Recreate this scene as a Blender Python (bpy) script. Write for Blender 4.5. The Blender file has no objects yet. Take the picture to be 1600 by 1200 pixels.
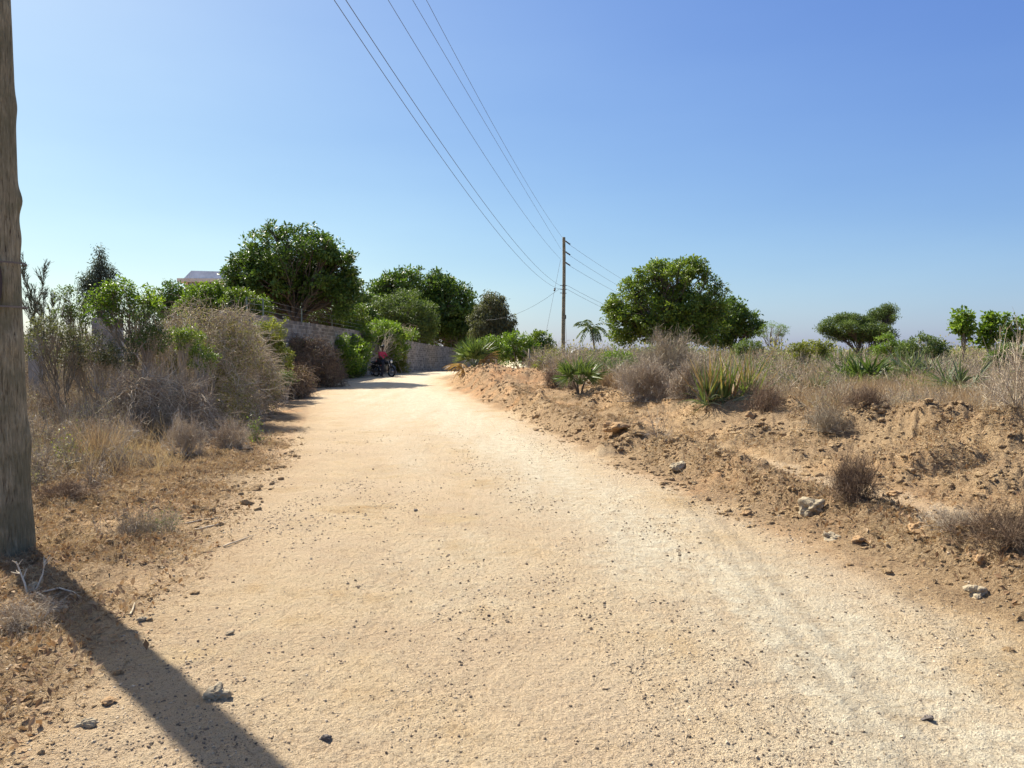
import bpy, math
import numpy as np
from mathutils import Vector, Matrix

# ------------------------------------------------------------------ camera, sky, sun, exposure
scn = bpy.context.scene
COL = scn.collection
PITCH = math.atan(44 / 1200.0)
CAMZ = 1.6
cam_d = bpy.data.cameras.new('camera')
cam_d.sensor_width = 36.0
cam_d.lens = 27.0
cam_d.clip_start = 0.05
cam_d.clip_end = 3000.0
cam = bpy.data.objects.new('camera', cam_d)
cam.location = (0, 0, CAMZ)
cam.rotation_euler = (math.pi / 2 - PITCH, 0, 0)
COL.objects.link(cam)
scn.camera = cam

SUN_EL = math.radians(47)
SUN_AZ = math.radians(-43.6)            # measured from +Y, negative = to the left
sdir = Vector((math.sin(SUN_AZ) * math.cos(SUN_EL), math.cos(SUN_AZ) * math.cos(SUN_EL), math.sin(SUN_EL)))
w = bpy.data.worlds.new('World')
scn.world = w
w.use_nodes = True
nt = w.node_tree
bg = nt.nodes['Background']
sky = nt.nodes.new('ShaderNodeTexSky')
sky.sky_type = 'NISHITA'
sky.sun_disc = False
sky.sun_elevation = SUN_EL
sky.sun_rotation = SUN_AZ
sky.altitude = 0
sky.air_density = 1.0
sky.dust_density = 1.0
sky.ozone_density = 3.0
# tone of this sky: the phone camera flattens the glow towards the horizon
sep = nt.nodes.new('ShaderNodeSeparateColor')
cmb = nt.nodes.new('ShaderNodeCombineColor')
nt.links.new(sky.outputs['Color'], sep.inputs[0])
for c_, (gm_, k_) in enumerate(((1.10, .0483), (1.04, .0595), (.538, .1697))):
    pw_ = nt.nodes.new('ShaderNodeMath')
    pw_.operation = 'POWER'
    pw_.inputs[1].default_value = gm_
    ml_ = nt.nodes.new('ShaderNodeMath')
    ml_.operation = 'MULTIPLY'
    ml_.inputs[1].default_value = k_ / .118
    nt.links.new(sep.outputs[c_], pw_.inputs[0])
    nt.links.new(pw_.outputs[0], ml_.inputs[0])
    nt.links.new(ml_.outputs[0], cmb.inputs[c_])
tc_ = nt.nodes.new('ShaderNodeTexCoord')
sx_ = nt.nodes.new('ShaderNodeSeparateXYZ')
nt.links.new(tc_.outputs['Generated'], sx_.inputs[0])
rp_ = nt.nodes.new('ShaderNodeValToRGB')  # unseen overhead sky brightened and warmed, added as fill light for the shadows
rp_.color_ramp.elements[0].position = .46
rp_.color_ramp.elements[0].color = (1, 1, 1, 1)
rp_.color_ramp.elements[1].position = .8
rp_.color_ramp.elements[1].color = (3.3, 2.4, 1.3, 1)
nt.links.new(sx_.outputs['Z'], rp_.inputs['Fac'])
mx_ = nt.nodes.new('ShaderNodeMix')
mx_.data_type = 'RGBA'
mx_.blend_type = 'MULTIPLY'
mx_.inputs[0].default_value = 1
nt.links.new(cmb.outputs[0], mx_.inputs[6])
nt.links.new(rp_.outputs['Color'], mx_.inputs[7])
mp_ = nt.nodes.new('ShaderNodeMapping')
mp_.inputs['Scale'].default_value = (1.2, 1.2, 5.0)
nz_ = nt.nodes.new('ShaderNodeTexNoise')
nz_.inputs['Scale'].default_value = 1.6
nz_.inputs['Detail'].default_value = 5
nt.links.new(tc_.outputs['Generated'], mp_.inputs['Vector'])
nt.links.new(mp_.outputs[0], nz_.inputs['Vector'])
r2_ = nt.nodes.new('ShaderNodeValToRGB')
r2_.color_ramp.elements[0].position = .35
r2_.color_ramp.elements[0].color = (.975, .98, .99, 1)
r2_.color_ramp.elements[1].position = .7
r2_.color_ramp.elements[1].color = (1.07, 1.045, 1.015, 1)
nt.links.new(nz_.outputs['Fac'], r2_.inputs['Fac'])
m3_ = nt.nodes.new('ShaderNodeMix')
m3_.data_type = 'RGBA'
m3_.blend_type = 'MULTIPLY'
m3_.inputs[0].default_value = 1
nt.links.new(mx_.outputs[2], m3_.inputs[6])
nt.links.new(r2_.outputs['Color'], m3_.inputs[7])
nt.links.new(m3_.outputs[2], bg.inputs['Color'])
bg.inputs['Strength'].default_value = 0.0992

sun_d = bpy.data.lights.new('sun', 'SUN')
sun_d.energy = 4.9
sun_d.angle = math.radians(0.53)
sun_d.color = (1.0, 0.94, 0.83)
sun = bpy.data.objects.new('sun', sun_d)
sun.rotation_euler = sdir.to_track_quat('Z', 'Y').to_euler()
sun.location = (-20, 20, 30)
COL.objects.link(sun)

scn.view_settings.view_transform = 'Standard'
scn.view_settings.look = 'None'
scn.view_settings.exposure = 1.15
scn.view_settings.gamma = 1.0
scn.cycles.max_bounces = 6
scn.cycles.transparent_max_bounces = 4

PI = math.pi


def RNG(s):
    return np.random.default_rng(s)


# ------------------------------------------------------------------ noise
def _h(ix, iy, iz, seed):
    n = (ix * 374761393 + iy * 668265263 + iz * 2147483647 + seed * 144665) & 0xFFFFFFFF
    n = ((n ^ (n >> 13)) * 1274126177) & 0xFFFFFFFF
    n = (n ^ (n >> 16)) & 0xFFFF
    return n / 65535.0


def vnoise(x, y, z=None, seed=0):
    x = np.asarray(x, float)
    y = np.asarray(y, float)
    ix = np.floor(x).astype(np.int64)
    iy = np.floor(y).astype(np.int64)
    fx = x - ix
    fy = y - iy
    fx = fx * fx * (3 - 2 * fx)
    fy = fy * fy * (3 - 2 * fy)

    def lay(iz):
        a = _h(ix, iy, iz, seed) * (1 - fx) + _h(ix + 1, iy, iz, seed) * fx
        b = _h(ix, iy + 1, iz, seed) * (1 - fx) + _h(ix + 1, iy + 1, iz, seed) * fx
        return a * (1 - fy) + b * fy
    if z is None:
        return lay(0) * 2 - 1
    z = np.asarray(z, float)
    iz = np.floor(z).astype(np.int64)
    fz = z - iz
    fz = fz * fz * (3 - 2 * fz)
    return (lay(iz) * (1 - fz) + lay(iz + 1) * fz) * 2 - 1


def fbm(x, y, f=1.0, octv=4, seed=0, gain=0.5):
    s = 0
    a = 1
    t = 0
    for o in range(octv):
        s = s + a * vnoise(x * f + 17.3 * o, y * f - 9.1 * o, seed=seed + o)
        t += a
        a *= gain
        f *= 2.03
    return s / t


def sstep(a, b, x):
    t = np.clip((x - a) / (b - a), 0, 1)
    return t * t * (3 - 2 * t)


# ------------------------------------------------------------------ terrain
# road edges (world metres): y -> left x, right x
RY = np.array([-60, -5, 0, 3, 5, 6.5, 8, 11.7, 16, 20, 26, 34, 42, 50, 60, 75, 100.])
RL = np.array([-2.0, -2.1, -2.1, -2.1, -2.3, -2.55, -2.9, -3.5, -4.5, -5.3, -6.9, -8.3, -9.0, -8.3, -6.9, -5.2, -2.0])
RR = np.array([3.2, 3.2, 3.2, 3.05, 2.85, 2.55, 2.25, 1.55, 0.75, 0.05, -1.3, -3.0, -4.0, -3.5, -2.1, -.2, 3.0])


def road_lr(y):
    return np.interp(y, RY, RL), np.interp(y, RY, RR)


def seg_dist(x, y, pts):
    """distance to a polyline and the running height along it"""
    best = np.full(np.shape(x), 1e9)
    hh = np.zeros(np.shape(x))
    ww = np.ones(np.shape(x))
    side = np.zeros(np.shape(x))
    for (x0, y0, h0, w0), (x1, y1, h1, w1) in zip(pts[:-1], pts[1:]):
        dx, dy = x1 - x0, y1 - y0
        L = dx * dx + dy * dy
        t = np.clip(((x - x0) * dx + (y - y0) * dy) / L, 0, 1)
        d = np.hypot(x - x0 - t * dx, y - y0 - t * dy)
        m = d < best
        best = np.where(m, d, best)
        hh = np.where(m, h0 + (h1 - h0) * t, hh)
        ww = np.where(m, w0 + (w1 - w0) * t, ww)
        side = np.where(m, np.sign(dx * (y - y0) - dy * (x - x0)), side)
    return best, hh, ww, side


# low graded berm beside the road: x, y, height, half width
BERM = [(-2.3, 36, .45, 1.0), (-1.0, 29, .5, .9), (0.35, 21.5, .48, .75), (1.15, 16.2, .42, .65), (2.0, 13.6, .36, .6),
        (2.55, 11.2, .30, .55), (2.85, 9.3, .26, .5), (3.05, 7.6, .22, .5), (3.25, 6.2, .22, .5), (3.45, 5.0, .18, .5), (3.6, 3.5, .12, .5)]
RIDGE2 = [(-1.2, 36, .55, 1.8), (0.8, 28.5, .55, 1.5), (3.0, 20.5, .35, 1.1), (4.3, 16.4, .35, 1.0), (5.6, 13.4, .3, .9),
          (6.6, 11.2, .45, .9), (7.0, 9.6, .35, .8), (7.8, 8.0, .2, .8)]
MOUNDS = [(5.0, 16.0, .55, .75, .6), (6.45, 11.6, .42, .7, .5), (7.0, 10.4, .38, .8, .5), (2.7, 20.5, .3, .9, .6),
          (0.2, 29.5, .35, 1.6, 1.3), (-1.0, 31.5, .35, 1.2, 1.3), (5.75, 12.3, .28, .6, .45), (1.75, 12.6, .2, .35, .3), (2.45, 11.3, .14, .3, .25), (4.1, 13.6, .12, .5, .4), (5.25, 9.5, .33, .7, .42), (5.5, 8.3, .22, .6, .4)]
PATH = [(2.75, 15.8, 0, .25), (3.05, 13.2, 0, .25), (3.5, 11.3, 0, .28), (3.8, 9.75, 0, .28), (4.05, 8.9, 0, .3), (4.2, 7.8, 0, .3), (4.35, 6.7, 0, .3), (4.5, 5.8, 0, .3), (4.7, 4.3, 0, .3)]


def base_h(x, y):
    lo = .45 * sstep(16, 46, y) - .42 * sstep(52, 85, y)
    L, R = road_lr(y)
    dl = L - x
    dr = x - R
    left = sstep(0.8, 7.5, dl) * (.12 + .75 * sstep(9, 26, y)) * (1 - .7 * sstep(60, 110, y))
    right = sstep(.5, 4.5, dr) * (.24 + .12 * sstep(6, 20, y))
    return lo + left + right


def terrain_h(x, y):
    x = np.asarray(x, float)
    y = np.asarray(y, float)
    r = np.hypot(x, y)
    h = base_h(x, y)
    L, R = road_lr(y)
    out = np.maximum(L - x, x - R)            # >0 outside the road
    off = sstep(-.1, .9, out)
    far = 1 - sstep(90, 200, r)
    wob = fbm(x, y, .9, 3, 5) * .25
    d, hh, ww, sd = seg_dist(x + fbm(x, y, 1.3, 3, 31) * .22, y + fbm(x, y, 1.1, 3, 41) * .3, BERM)
    prof = np.exp(-(d / ww) ** 2 * np.where(sd < 0, 2.6, .75))
    lump = 1 + .45 * fbm(x, y, 2.3, 3, 77)
    h = h + hh * prof * off * lump * .9
    face = prof * off
    h = h + face * (.10 * np.abs(fbm(x, y, 5.5, 3, 78)) * .8 - .04 * np.abs(fbm(x, y, 12, 2, 79))) * (1 - sstep(25, 45, r))
    d, hh, ww, sd = seg_dist(x + fbm(x, y, .8, 3, 51) * .3, y + wob * 1.5, RIDGE2)
    h = h + hh * np.exp(-(d / ww) ** 2) * (1 + .5 * fbm(x, y, 1.7, 3, 91)) * .62
    for (mx, my, mh, rx, ry) in MOUNDS:
        q = np.hypot((x - mx + .25 * fbm(x, y, 2.2, 2, 13)) / rx, (y - my + .25 * fbm(x, y, 2.2, 2, 14)) / ry)
        h = h + .82 * mh * np.exp(-q ** 3.5) * (1 + .35 * fbm(x, y, 4, 3, 15) - .25 * np.abs(fbm(x, y, 9, 2, 16)))
    d, hh, ww, sd = seg_dist(x, y, PATH)
    pth = np.exp(-(d / ww) ** 2)
    h = h - .04 * pth
    # roughness: strong on the verges, faint on the road
    rough = off * (1 - .75 * pth)
    h = h + rough * (.085 * fbm(x, y, .55, 4, 3) + .10 * fbm(x, y, 2.6, 5, 23, .65) * (1 - sstep(25, 60, r)))
    cl = np.clip(fbm(x, y, 7.5, 3, 63), 0, 1)
    h = h + rough * .10 * cl * (1 - sstep(14, 30, r))
    h = h + rough * .04 * np.abs(fbm(x, y, 18, 2, 64)) * (1 - sstep(9, 20, r))
    # the road: very shallow ruts and a crown
    cx = (L + R) / 2
    hw = (R - L) / 2
    u = (x - cx) / hw
    rut = -.02 * np.exp(-((u - .52) / .16) ** 2) - .015 * np.exp(-((u + .35) / .16) ** 2)
    h = h + (1 - off) * (rut + .012 * fbm(x, y, .8, 3, 8) + .010 * fbm(x, y, 9, 3, 9, .65) * (1 - sstep(12, 24, r)) + .0065 * fbm(x, y, 34, 2, 10, .7) * (1 - sstep(6, 11, r)) - .012 * np.clip(fbm(x, y, 5.5, 3, 12, .6) - .12, 0, 1) * (1 - sstep(12, 20, r)))
    # a shallow ditch at the left shoulder close to the camera
    return h * far + 0 * (1 - far)


def gz(x, y):
    return float(terrain_h(np.array([x]), np.array([y]))[0])


CP, SP = math.cos(PITCH), math.sin(PITCH)


def at(px, Y):
    """world x of a thing standing at distance Y"""
    return (px - 800) / 1200 * Y


def zz(py, Y):
    """world height of a point at distance Y"""
    v = (600 - py) / 1200
    return CAMZ + (v * CP - SP) * Y / (CP + v * SP)


# ------------------------------------------------------------------ mesh building
class Geo:
    def __init__(s):
        s.v = []
        s.q = []
        s.t = []
        s.rv = []
        s.n = 0

    def add(s, verts, quads=None, tris=None, rnd=None):
        verts = np.asarray(verts, np.float32).reshape(-1, 3)
        k = len(verts)
        if rnd is None:
            rnd = np.full(k, .5, np.float32)
        rnd = np.broadcast_to(np.asarray(rnd, np.float32), (k,))
        s.v.append(verts)
        s.rv.append(rnd)
        if quads is not None and len(quads):
            s.q.append(np.asarray(quads, np.int64).reshape(-1, 4) + s.n)
        if tris is not None and len(tris):
            s.t.append(np.asarray(tris, np.int64).reshape(-1, 3) + s.n)
        s.n += k

    def mesh(s, name, mat, smooth=False):
        me = bpy.data.meshes.new(name)
        V = np.concatenate(s.v)
        R = np.concatenate(s.rv)
        Q = np.concatenate(s.q) if s.q else np.zeros((0, 4), np.int64)
        T = np.concatenate(s.t) if s.t else np.zeros((0, 3), np.int64)
        me.vertices.add(len(V))
        me.vertices.foreach_set('co', V.ravel())
        loops = np.concatenate([Q.ravel(), T.ravel()]).astype(np.int32)
        me.loops.add(len(loops))
        me.loops.foreach_set('vertex_index', loops)
        nf = len(Q) + len(T)
        me.polygons.add(nf)
        starts = np.concatenate([np.arange(len(Q)) * 4, len(Q) * 4 + np.arange(len(T)) * 3]).astype(np.int32)
        me.polygons.foreach_set('loop_start', starts)
        me.polygons.foreach_set('use_smooth', np.full(nf, smooth))
        a = me.attributes.new('rnd', 'FLOAT', 'POINT')
        a.data.foreach_set('value', R.astype(np.float32))
        me.materials.append(mat)
        me.update(calc_edges=True)
        return me

    def build(s, name, mat, parent=None, smooth=False):
        if parent is not None:
            W_ = parent.matrix_basis.copy()
            pp = parent.parent
            while pp is not None:
                W_ = pp.matrix_basis @ W_
                pp = pp.parent
            Mi = np.array(W_.inverted(), np.float32)
            s.v = [(np.concatenate(s.v)) @ Mi[:3, :3].T + Mi[:3, 3]]
        me = s.mesh(name, mat, smooth)
        o = bpy.data.objects.new(name, me)
        COL.objects.link(o)
        if parent is not None:
            o.parent = parent
        return o


def tag(o, label=None, cat=None, group=None, kind=None):
    if label:
        o['label'] = label
    if cat:
        o['category'] = cat
    if group:
        o['group'] = group
    if kind:
        o['kind'] = kind
    return o


def empty(name, loc, label, cat, group=None, rz=0):
    o = bpy.data.objects.new(name, None)
    o.empty_display_size = .2
    o.location = loc
    o.rotation_euler = (0, 0, rz)
    o.matrix_basis = Matrix.Translation(loc) @ Matrix.Rotation(rz, 4, 'Z')
    COL.objects.link(o)
    return tag(o, label, cat, group)


def nrm(a):
    return a / np.maximum(np.linalg.norm(a, axis=-1, keepdims=True), 1e-9)


def tubes(g, P, R, S=3, rnd=.5):
    """P (N,K,3) paths, R (N,K) radii"""
    P = np.asarray(P, float)
    N, K, _ = P.shape
    R = np.broadcast_to(np.asarray(R, float), (N, K))
    T = nrm(np.gradient(P, axis=1))
    ref = np.array([.313, .172, .934])
    U = nrm(np.cross(T, ref))
    V = np.cross(T, U)
    a = np.arange(S) * 2 * PI / S
    ring = P[:, :, None, :] + R[:, :, None, None] * (np.cos(a)[None, None, :, None] * U[:, :, None, :] + np.sin(a)[None, None, :, None] * V[:, :, None, :])
    idx = np.arange(N * K * S).reshape(N, K, S)
    a0 = idx[:, :-1, :]
    a1 = np.roll(a0, -1, axis=2)
    b0 = idx[:, 1:, :]
    b1 = np.roll(b0, -1, axis=2)
    q = np.stack([a0, a1, b1, b0], -1).reshape(-1, 4)
    r = np.broadcast_to(np.asarray(rnd, float).reshape(-1, 1, 1), (N, K, S)).ravel() if np.size(rnd) > 1 else np.full(N * K * S, rnd)
    g.add(ring.reshape(-1, 3), quads=q, rnd=r)


def grow(st, dr, ln, K, wander, grav, rng):
    N = len(st)
    P = np.zeros((N, K, 3))
    P[:, 0] = st
    d = nrm(dr)
    step = (np.broadcast_to(ln, (N,)) / (K - 1))[:, None]
    for k in range(1, K):
        d = nrm(d + wander * rng.normal(size=(N, 3)) + np.array([0, 0, -grav]))
        P[:, k] = P[:, k - 1] + d * step
    return P


def sprout(P, M, t0, t1, ln, spread, K, wander, grav, rng, up=0.0):
    """M children per parent path"""
    N, KP, _ = P.shape
    t = rng.uniform(t0, t1, (N, M)) * (KP - 1)
    i = np.clip(t.astype(int), 0, KP - 2)
    f = (t - i)[..., None]
    n = np.arange(N)[:, None]
    A = P[n, i]
    B = P[n, i + 1]
    st = (A + (B - A) * f).reshape(-1, 3)
    d = nrm(B - A).reshape(-1, 3)
    d = nrm(d + spread * nrm(rng.normal(size=d.shape)) + np.array([0, 0, up]))
    L = ln * rng.uniform(.55, 1.2, len(st))
    return grow(st, d, L, K, wander, grav, rng)


def leaves(g, C, size, rng, up=.4, asp=.45, rnd=None, fold=.25, dirs=None, jit=.5):
    """rhombic leaves: C (N,3) base points"""
    N = len(C)
    ax = nrm(rng.normal(size=(N, 3)) + (np.array([0, 0, .0]) if dirs is None else dirs * 1.6))
    nn = nrm(rng.normal(size=(N, 3)) + np.array([0, 0, up * 2.5]))
    sd = nrm(np.cross(ax, nn))
    nn = np.cross(sd, ax)
    s = (size * rng.uniform(1 - jit, 1 + jit, N))[:, None]
    b = C
    tip = C + ax * s
    m = C + ax * s * .5
    l = m + sd * s * asp * .5 + nn * s * fold * .3
    r_ = m - sd * s * asp * .5 + nn * s * fold * .3
    V = np.stack([b, l, tip, r_], 1).reshape(-1, 3)
    idx = np.arange(N * 4).reshape(N, 4)
    if rnd is None:
        rnd = rng.uniform(0, 1, N)
    g.add(V, quads=idx, rnd=np.repeat(rnd, 4))


def blades(g, st, dr, ln, wd, rng, K=4, bend=.25, rnd=None, grav=.12, tipf=.0):
    """grass or palm blades, flat tapered strips"""
    N = len(st)
    P = grow(st, dr, ln, K, bend * .3, grav, rng)
    T = nrm(np.gradient(P, axis=1))
    side = nrm(np.cross(T, nrm(rng.normal(size=(N, 3)) * np.array([1, 1, .4]))[:, None, :]))
    prof = np.array([.6, 1.0, .8, .45, .2])[:K - 1].tolist() + [tipf]
    prof = np.interp(np.linspace(0, 1, K), np.linspace(0, 1, len(prof)), prof)
    W = np.broadcast_to(wd, (N,))[:, None, None] * prof[None, :, None] * .5
    A = P + side * W
    B = P - side * W
    V = np.stack([A, B], 2).reshape(-1, 3)
    idx = np.arange(N * K * 2).reshape(N, K, 2)
    q = np.stack([idx[:, :-1, 0], idx[:, :-1, 1], idx[:, 1:, 1], idx[:, 1:, 0]], -1).reshape(-1, 4)
    if rnd is None:
        rnd = rng.uniform(0, 1, N)
    g.add(V, quads=q, rnd=np.repeat(rnd, K * 2))
    return P


def box(g, c, s, rz=0, rnd=.5, tilt=None):
    x, y, z = s[0] / 2, s[1] / 2, s[2] / 2
    v = np.array([(-x, -y, -z), (x, -y, -z), (x, y, -z), (-x, y, -z), (-x, -y, z), (x, -y, z), (x, y, z), (-x, y, z)])
    if tilt is not None:
        v = v @ np.array(tilt).T
    ca, sa = math.cos(rz), math.sin(rz)
    v = v @ np.array([[ca, sa, 0], [-sa, ca, 0], [0, 0, 1]])
    q = [(0, 3, 2, 1), (4, 5, 6, 7), (0, 1, 5, 4), (1, 2, 6, 5), (2, 3, 7, 6), (3, 0, 4, 7)]
    g.add(v + np.array(c), quads=q, rnd=rnd)


def tube1(g, pts, r, S=8, rnd=.5, caps=True):
    P = np.array(pts, float)[None]
    rr = np.array(r if np.ndim(r) else [r] * len(pts), float)[None]
    n0 = g.n
    tubes(g, P, rr, S, rnd)
    if caps:
        K = len(pts)
        for k in (0, K - 1):
            ids = n0 + k * S + np.arange(S)
            c = g.n
            g.add([pts[k]], rnd=rnd)
            t = [(ids[i], ids[(i + 1) % S], c) for i in range(S)]
            g.t.append(np.array(t))


_u = None


def rocks(g, C, S, rng, sub=1, rnd=None, flat=.7, amp=.22):
    """lumpy stones: C (N,3), S (N,)"""
    t = (1 + 5 ** .5) / 2
    v = np.array([(-1, t, 0), (1, t, 0), (-1, -t, 0), (1, -t, 0), (0, -1, t), (0, 1, t), (0, -1, -t), (0, 1, -t), (t, 0, -1), (t, 0, 1), (-t, 0, -1), (-t, 0, 1)], float)
    v = nrm(v)
    f = [(0, 11, 5), (0, 5, 1), (0, 1, 7), (0, 7, 10), (0, 10, 11), (1, 5, 9), (5, 11, 4), (11, 10, 2), (10, 7, 6), (7, 1, 8), (3, 9, 4), (3, 4, 2), (3, 2, 6), (3, 6, 8), (3, 8, 9), (4, 9, 5), (2, 4, 11), (6, 2, 10), (8, 6, 7), (9, 8, 1)]
    for _ in range(sub):
        v = list(map(tuple, v))
        cache = {}
        nf = []

        def mid(a, b):
            k = (min(a, b), max(a, b))
            if k not in cache:
                m = np.array(v[a]) + np.array(v[b])
                m /= np.linalg.norm(m)
                cache[k] = len(v)
                v.append(tuple(m))
            return cache[k]
        for a, b, c in f:
            ab, bc, ca = mid(a, b), mid(b, c), mid(c, a)
            nf += [(a, ab, ca), (b, bc, ab), (c, ca, bc), (ab, bc, ca)]
        f = nf
        v = np.array(v)
    f = np.array(f)
    N = len(C)
    nv = len(v)
    off = rng.uniform(0, 100, (N, 3))
    q = v[None] * 1.4 + off[:, None, :]
    d = 1 + amp * vnoise(q[..., 0], q[..., 1], q[..., 2], 3) * 1.6
    if sub > 1:
        d = d + amp * .45 * vnoise(q[..., 0] * 3, q[..., 1] * 3, q[..., 2] * 3, 4) + amp * .2 * vnoise(q[..., 0] * 7, q[..., 1] * 7, q[..., 2] * 7, 5)
    ax = rng.uniform(.65, 1.25, (N, 1, 3))
    ax[..., 2] *= flat
    p = v[None] * d[..., None] * ax * np.asarray(S)[:, None, None]
    a = rng.uniform(0, 2 * PI, N)
    ca, sa = np.cos(a)[:, None], np.sin(a)[:, None]
    p = np.stack([p[..., 0] * ca - p[..., 1] * sa, p[..., 0] * sa + p[..., 1] * ca, p[..., 2]], -1)
    p = p + np.asarray(C)[:, None, :]
    if rnd is None:
        rnd = rng.uniform(0, 1, N)
    tr = (f[None] + (np.arange(N) * nv)[:, None, None]).reshape(-1, 3)
    g.add(p.reshape(-1, 3), tris=tr, rnd=np.repeat(rnd, nv))


# ------------------------------------------------------------------ materials
def new_mat(name):
    m = bpy.data.materials.new(name)
    m.use_nodes = True
    t = m.node_tree
    return m, t, t.nodes['Principled BSDF'], t.nodes['Material Output']


def ramp(t, fac, stops, interp='LINEAR'):
    r = t.nodes.new('ShaderNodeValToRGB')
    r.color_ramp.interpolation = interp
    e = r.color_ramp.elements
    while len(e) < len(stops):
        e.new(.5)
    for i, (p, c) in enumerate(stops):
        e[i].position = p
        e[i].color = (*c, 1) if not np.isscalar(c) else (c, c, c, 1)
    if fac is not None:
        t.links.new(fac, r.inputs['Fac'])
    return r.outputs['Color']


def noise(t, scale, detail=4, rough=.55, vec=None, dist=0):
    n = t.nodes.new('ShaderNodeTexNoise')
    n.inputs['Scale'].default_value = scale
    n.inputs['Detail'].default_value = detail
    n.inputs['Roughness'].default_value = rough
    n.inputs['Distortion'].default_value = dist
    if vec is not None:
        t.links.new(vec, n.inputs['Vector'])
    return n.outputs['Fac']


def mixc(t, fac, a, b, mode='MIX'):
    m = t.nodes.new('ShaderNodeMix')
    m.data_type = 'RGBA'
    m.blend_type = mode
    for s, val in ((0, fac), (6, a), (7, b)):
        if hasattr(val, 'is_output'):
            t.links.new(val, m.inputs[s])
        elif s == 0:
            m.inputs[0].default_value = val
        else:
            m.inputs[s].default_value = (*val, 1)
    return m.outputs[2]


def mathn(t, op, a, b=None, clamp=False):
    m = t.nodes.new('ShaderNodeMath')
    m.operation = op
    m.use_clamp = clamp
    for i, val in enumerate((a, b)):
        if val is None:
            continue
        if hasattr(val, 'is_output'):
            t.links.new(val, m.inputs[i])
        else:
            m.inputs[i].default_value = val
    return m.outputs[0]


def attr(t, name):
    n = t.nodes.new('ShaderNodeAttribute')
    n.attribute_name = name
    return n.outputs['Fac']


def geopos(t):
    return t.nodes.new('ShaderNodeNewGeometry').outputs['Position']


def bump(t, bsdf, height, strength, dist):
    b = t.nodes.new('ShaderNodeBump')
    b.inputs['Strength'].default_value = strength
    b.inputs['Distance'].default_value = dist
    t.links.new(height, b.inputs['Height'])
    t.links.new(b.outputs['Normal'], bsdf.inputs['Normal'])
    return b


def veg(name, stops, trans=.3, rough=.6, spec=.25, tcol=None, var=1.2):
    """leaf or twig: colour from the per-leaf random value, slowly varied over the plant"""
    m, t, b, out = new_mat(name)
    r = attr(t, 'rnd')
    n = noise(t, var, 2, .5, geopos(t))
    f = mathn(t, 'ADD', mathn(t, 'MULTIPLY', r, .65), mathn(t, 'MULTIPLY', mathn(t, 'SUBTRACT', n, .3), .85), True)
    c = ramp(t, f, stops)
    t.links.new(c, b.inputs['Base Color'])
    b.inputs['Roughness'].default_value = rough
    b.inputs['Specular IOR Level'].default_value = spec
    if trans > 0:
        tr = t.nodes.new('ShaderNodeBsdfTranslucent')
        tc = mixc(t, 1.0, c, tcol or (1.15, 1.2, .6), 'MULTIPLY')
        t.links.new(tc, tr.inputs['Color'])
        mx = t.nodes.new('ShaderNodeMixShader')
        mx.inputs[0].default_value = trans
        t.links.new(b.outputs[0], mx.inputs[1])
        t.links.new(tr.outputs[0], mx.inputs[2])
        t.links.new(mx.outputs[0], out.inputs['Surface'])
    return m


def plain(name, col, rough=.7, metal=0, nz=None, bmp=0, spec=.5):
    m, t, b, out = new_mat(name)
    b.inputs['Roughness'].default_value = rough
    b.inputs['Metallic'].default_value = metal
    b.inputs['Specular IOR Level'].default_value = spec
    p = geopos(t)
    n = noise(t, nz or 3.0, 5, .6, p)
    c2 = tuple(x * .72 for x in col)
    c3 = tuple(min(1, x * 1.15) for x in col)
    t.links.new(ramp(t, n, [(.25, c2), (.7, c3)]), b.inputs['Base Color'])
    if bmp:
        bump(t, b, noise(t, (nz or 3) * 8, 4, .6, p), .5, bmp)
    return m


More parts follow.
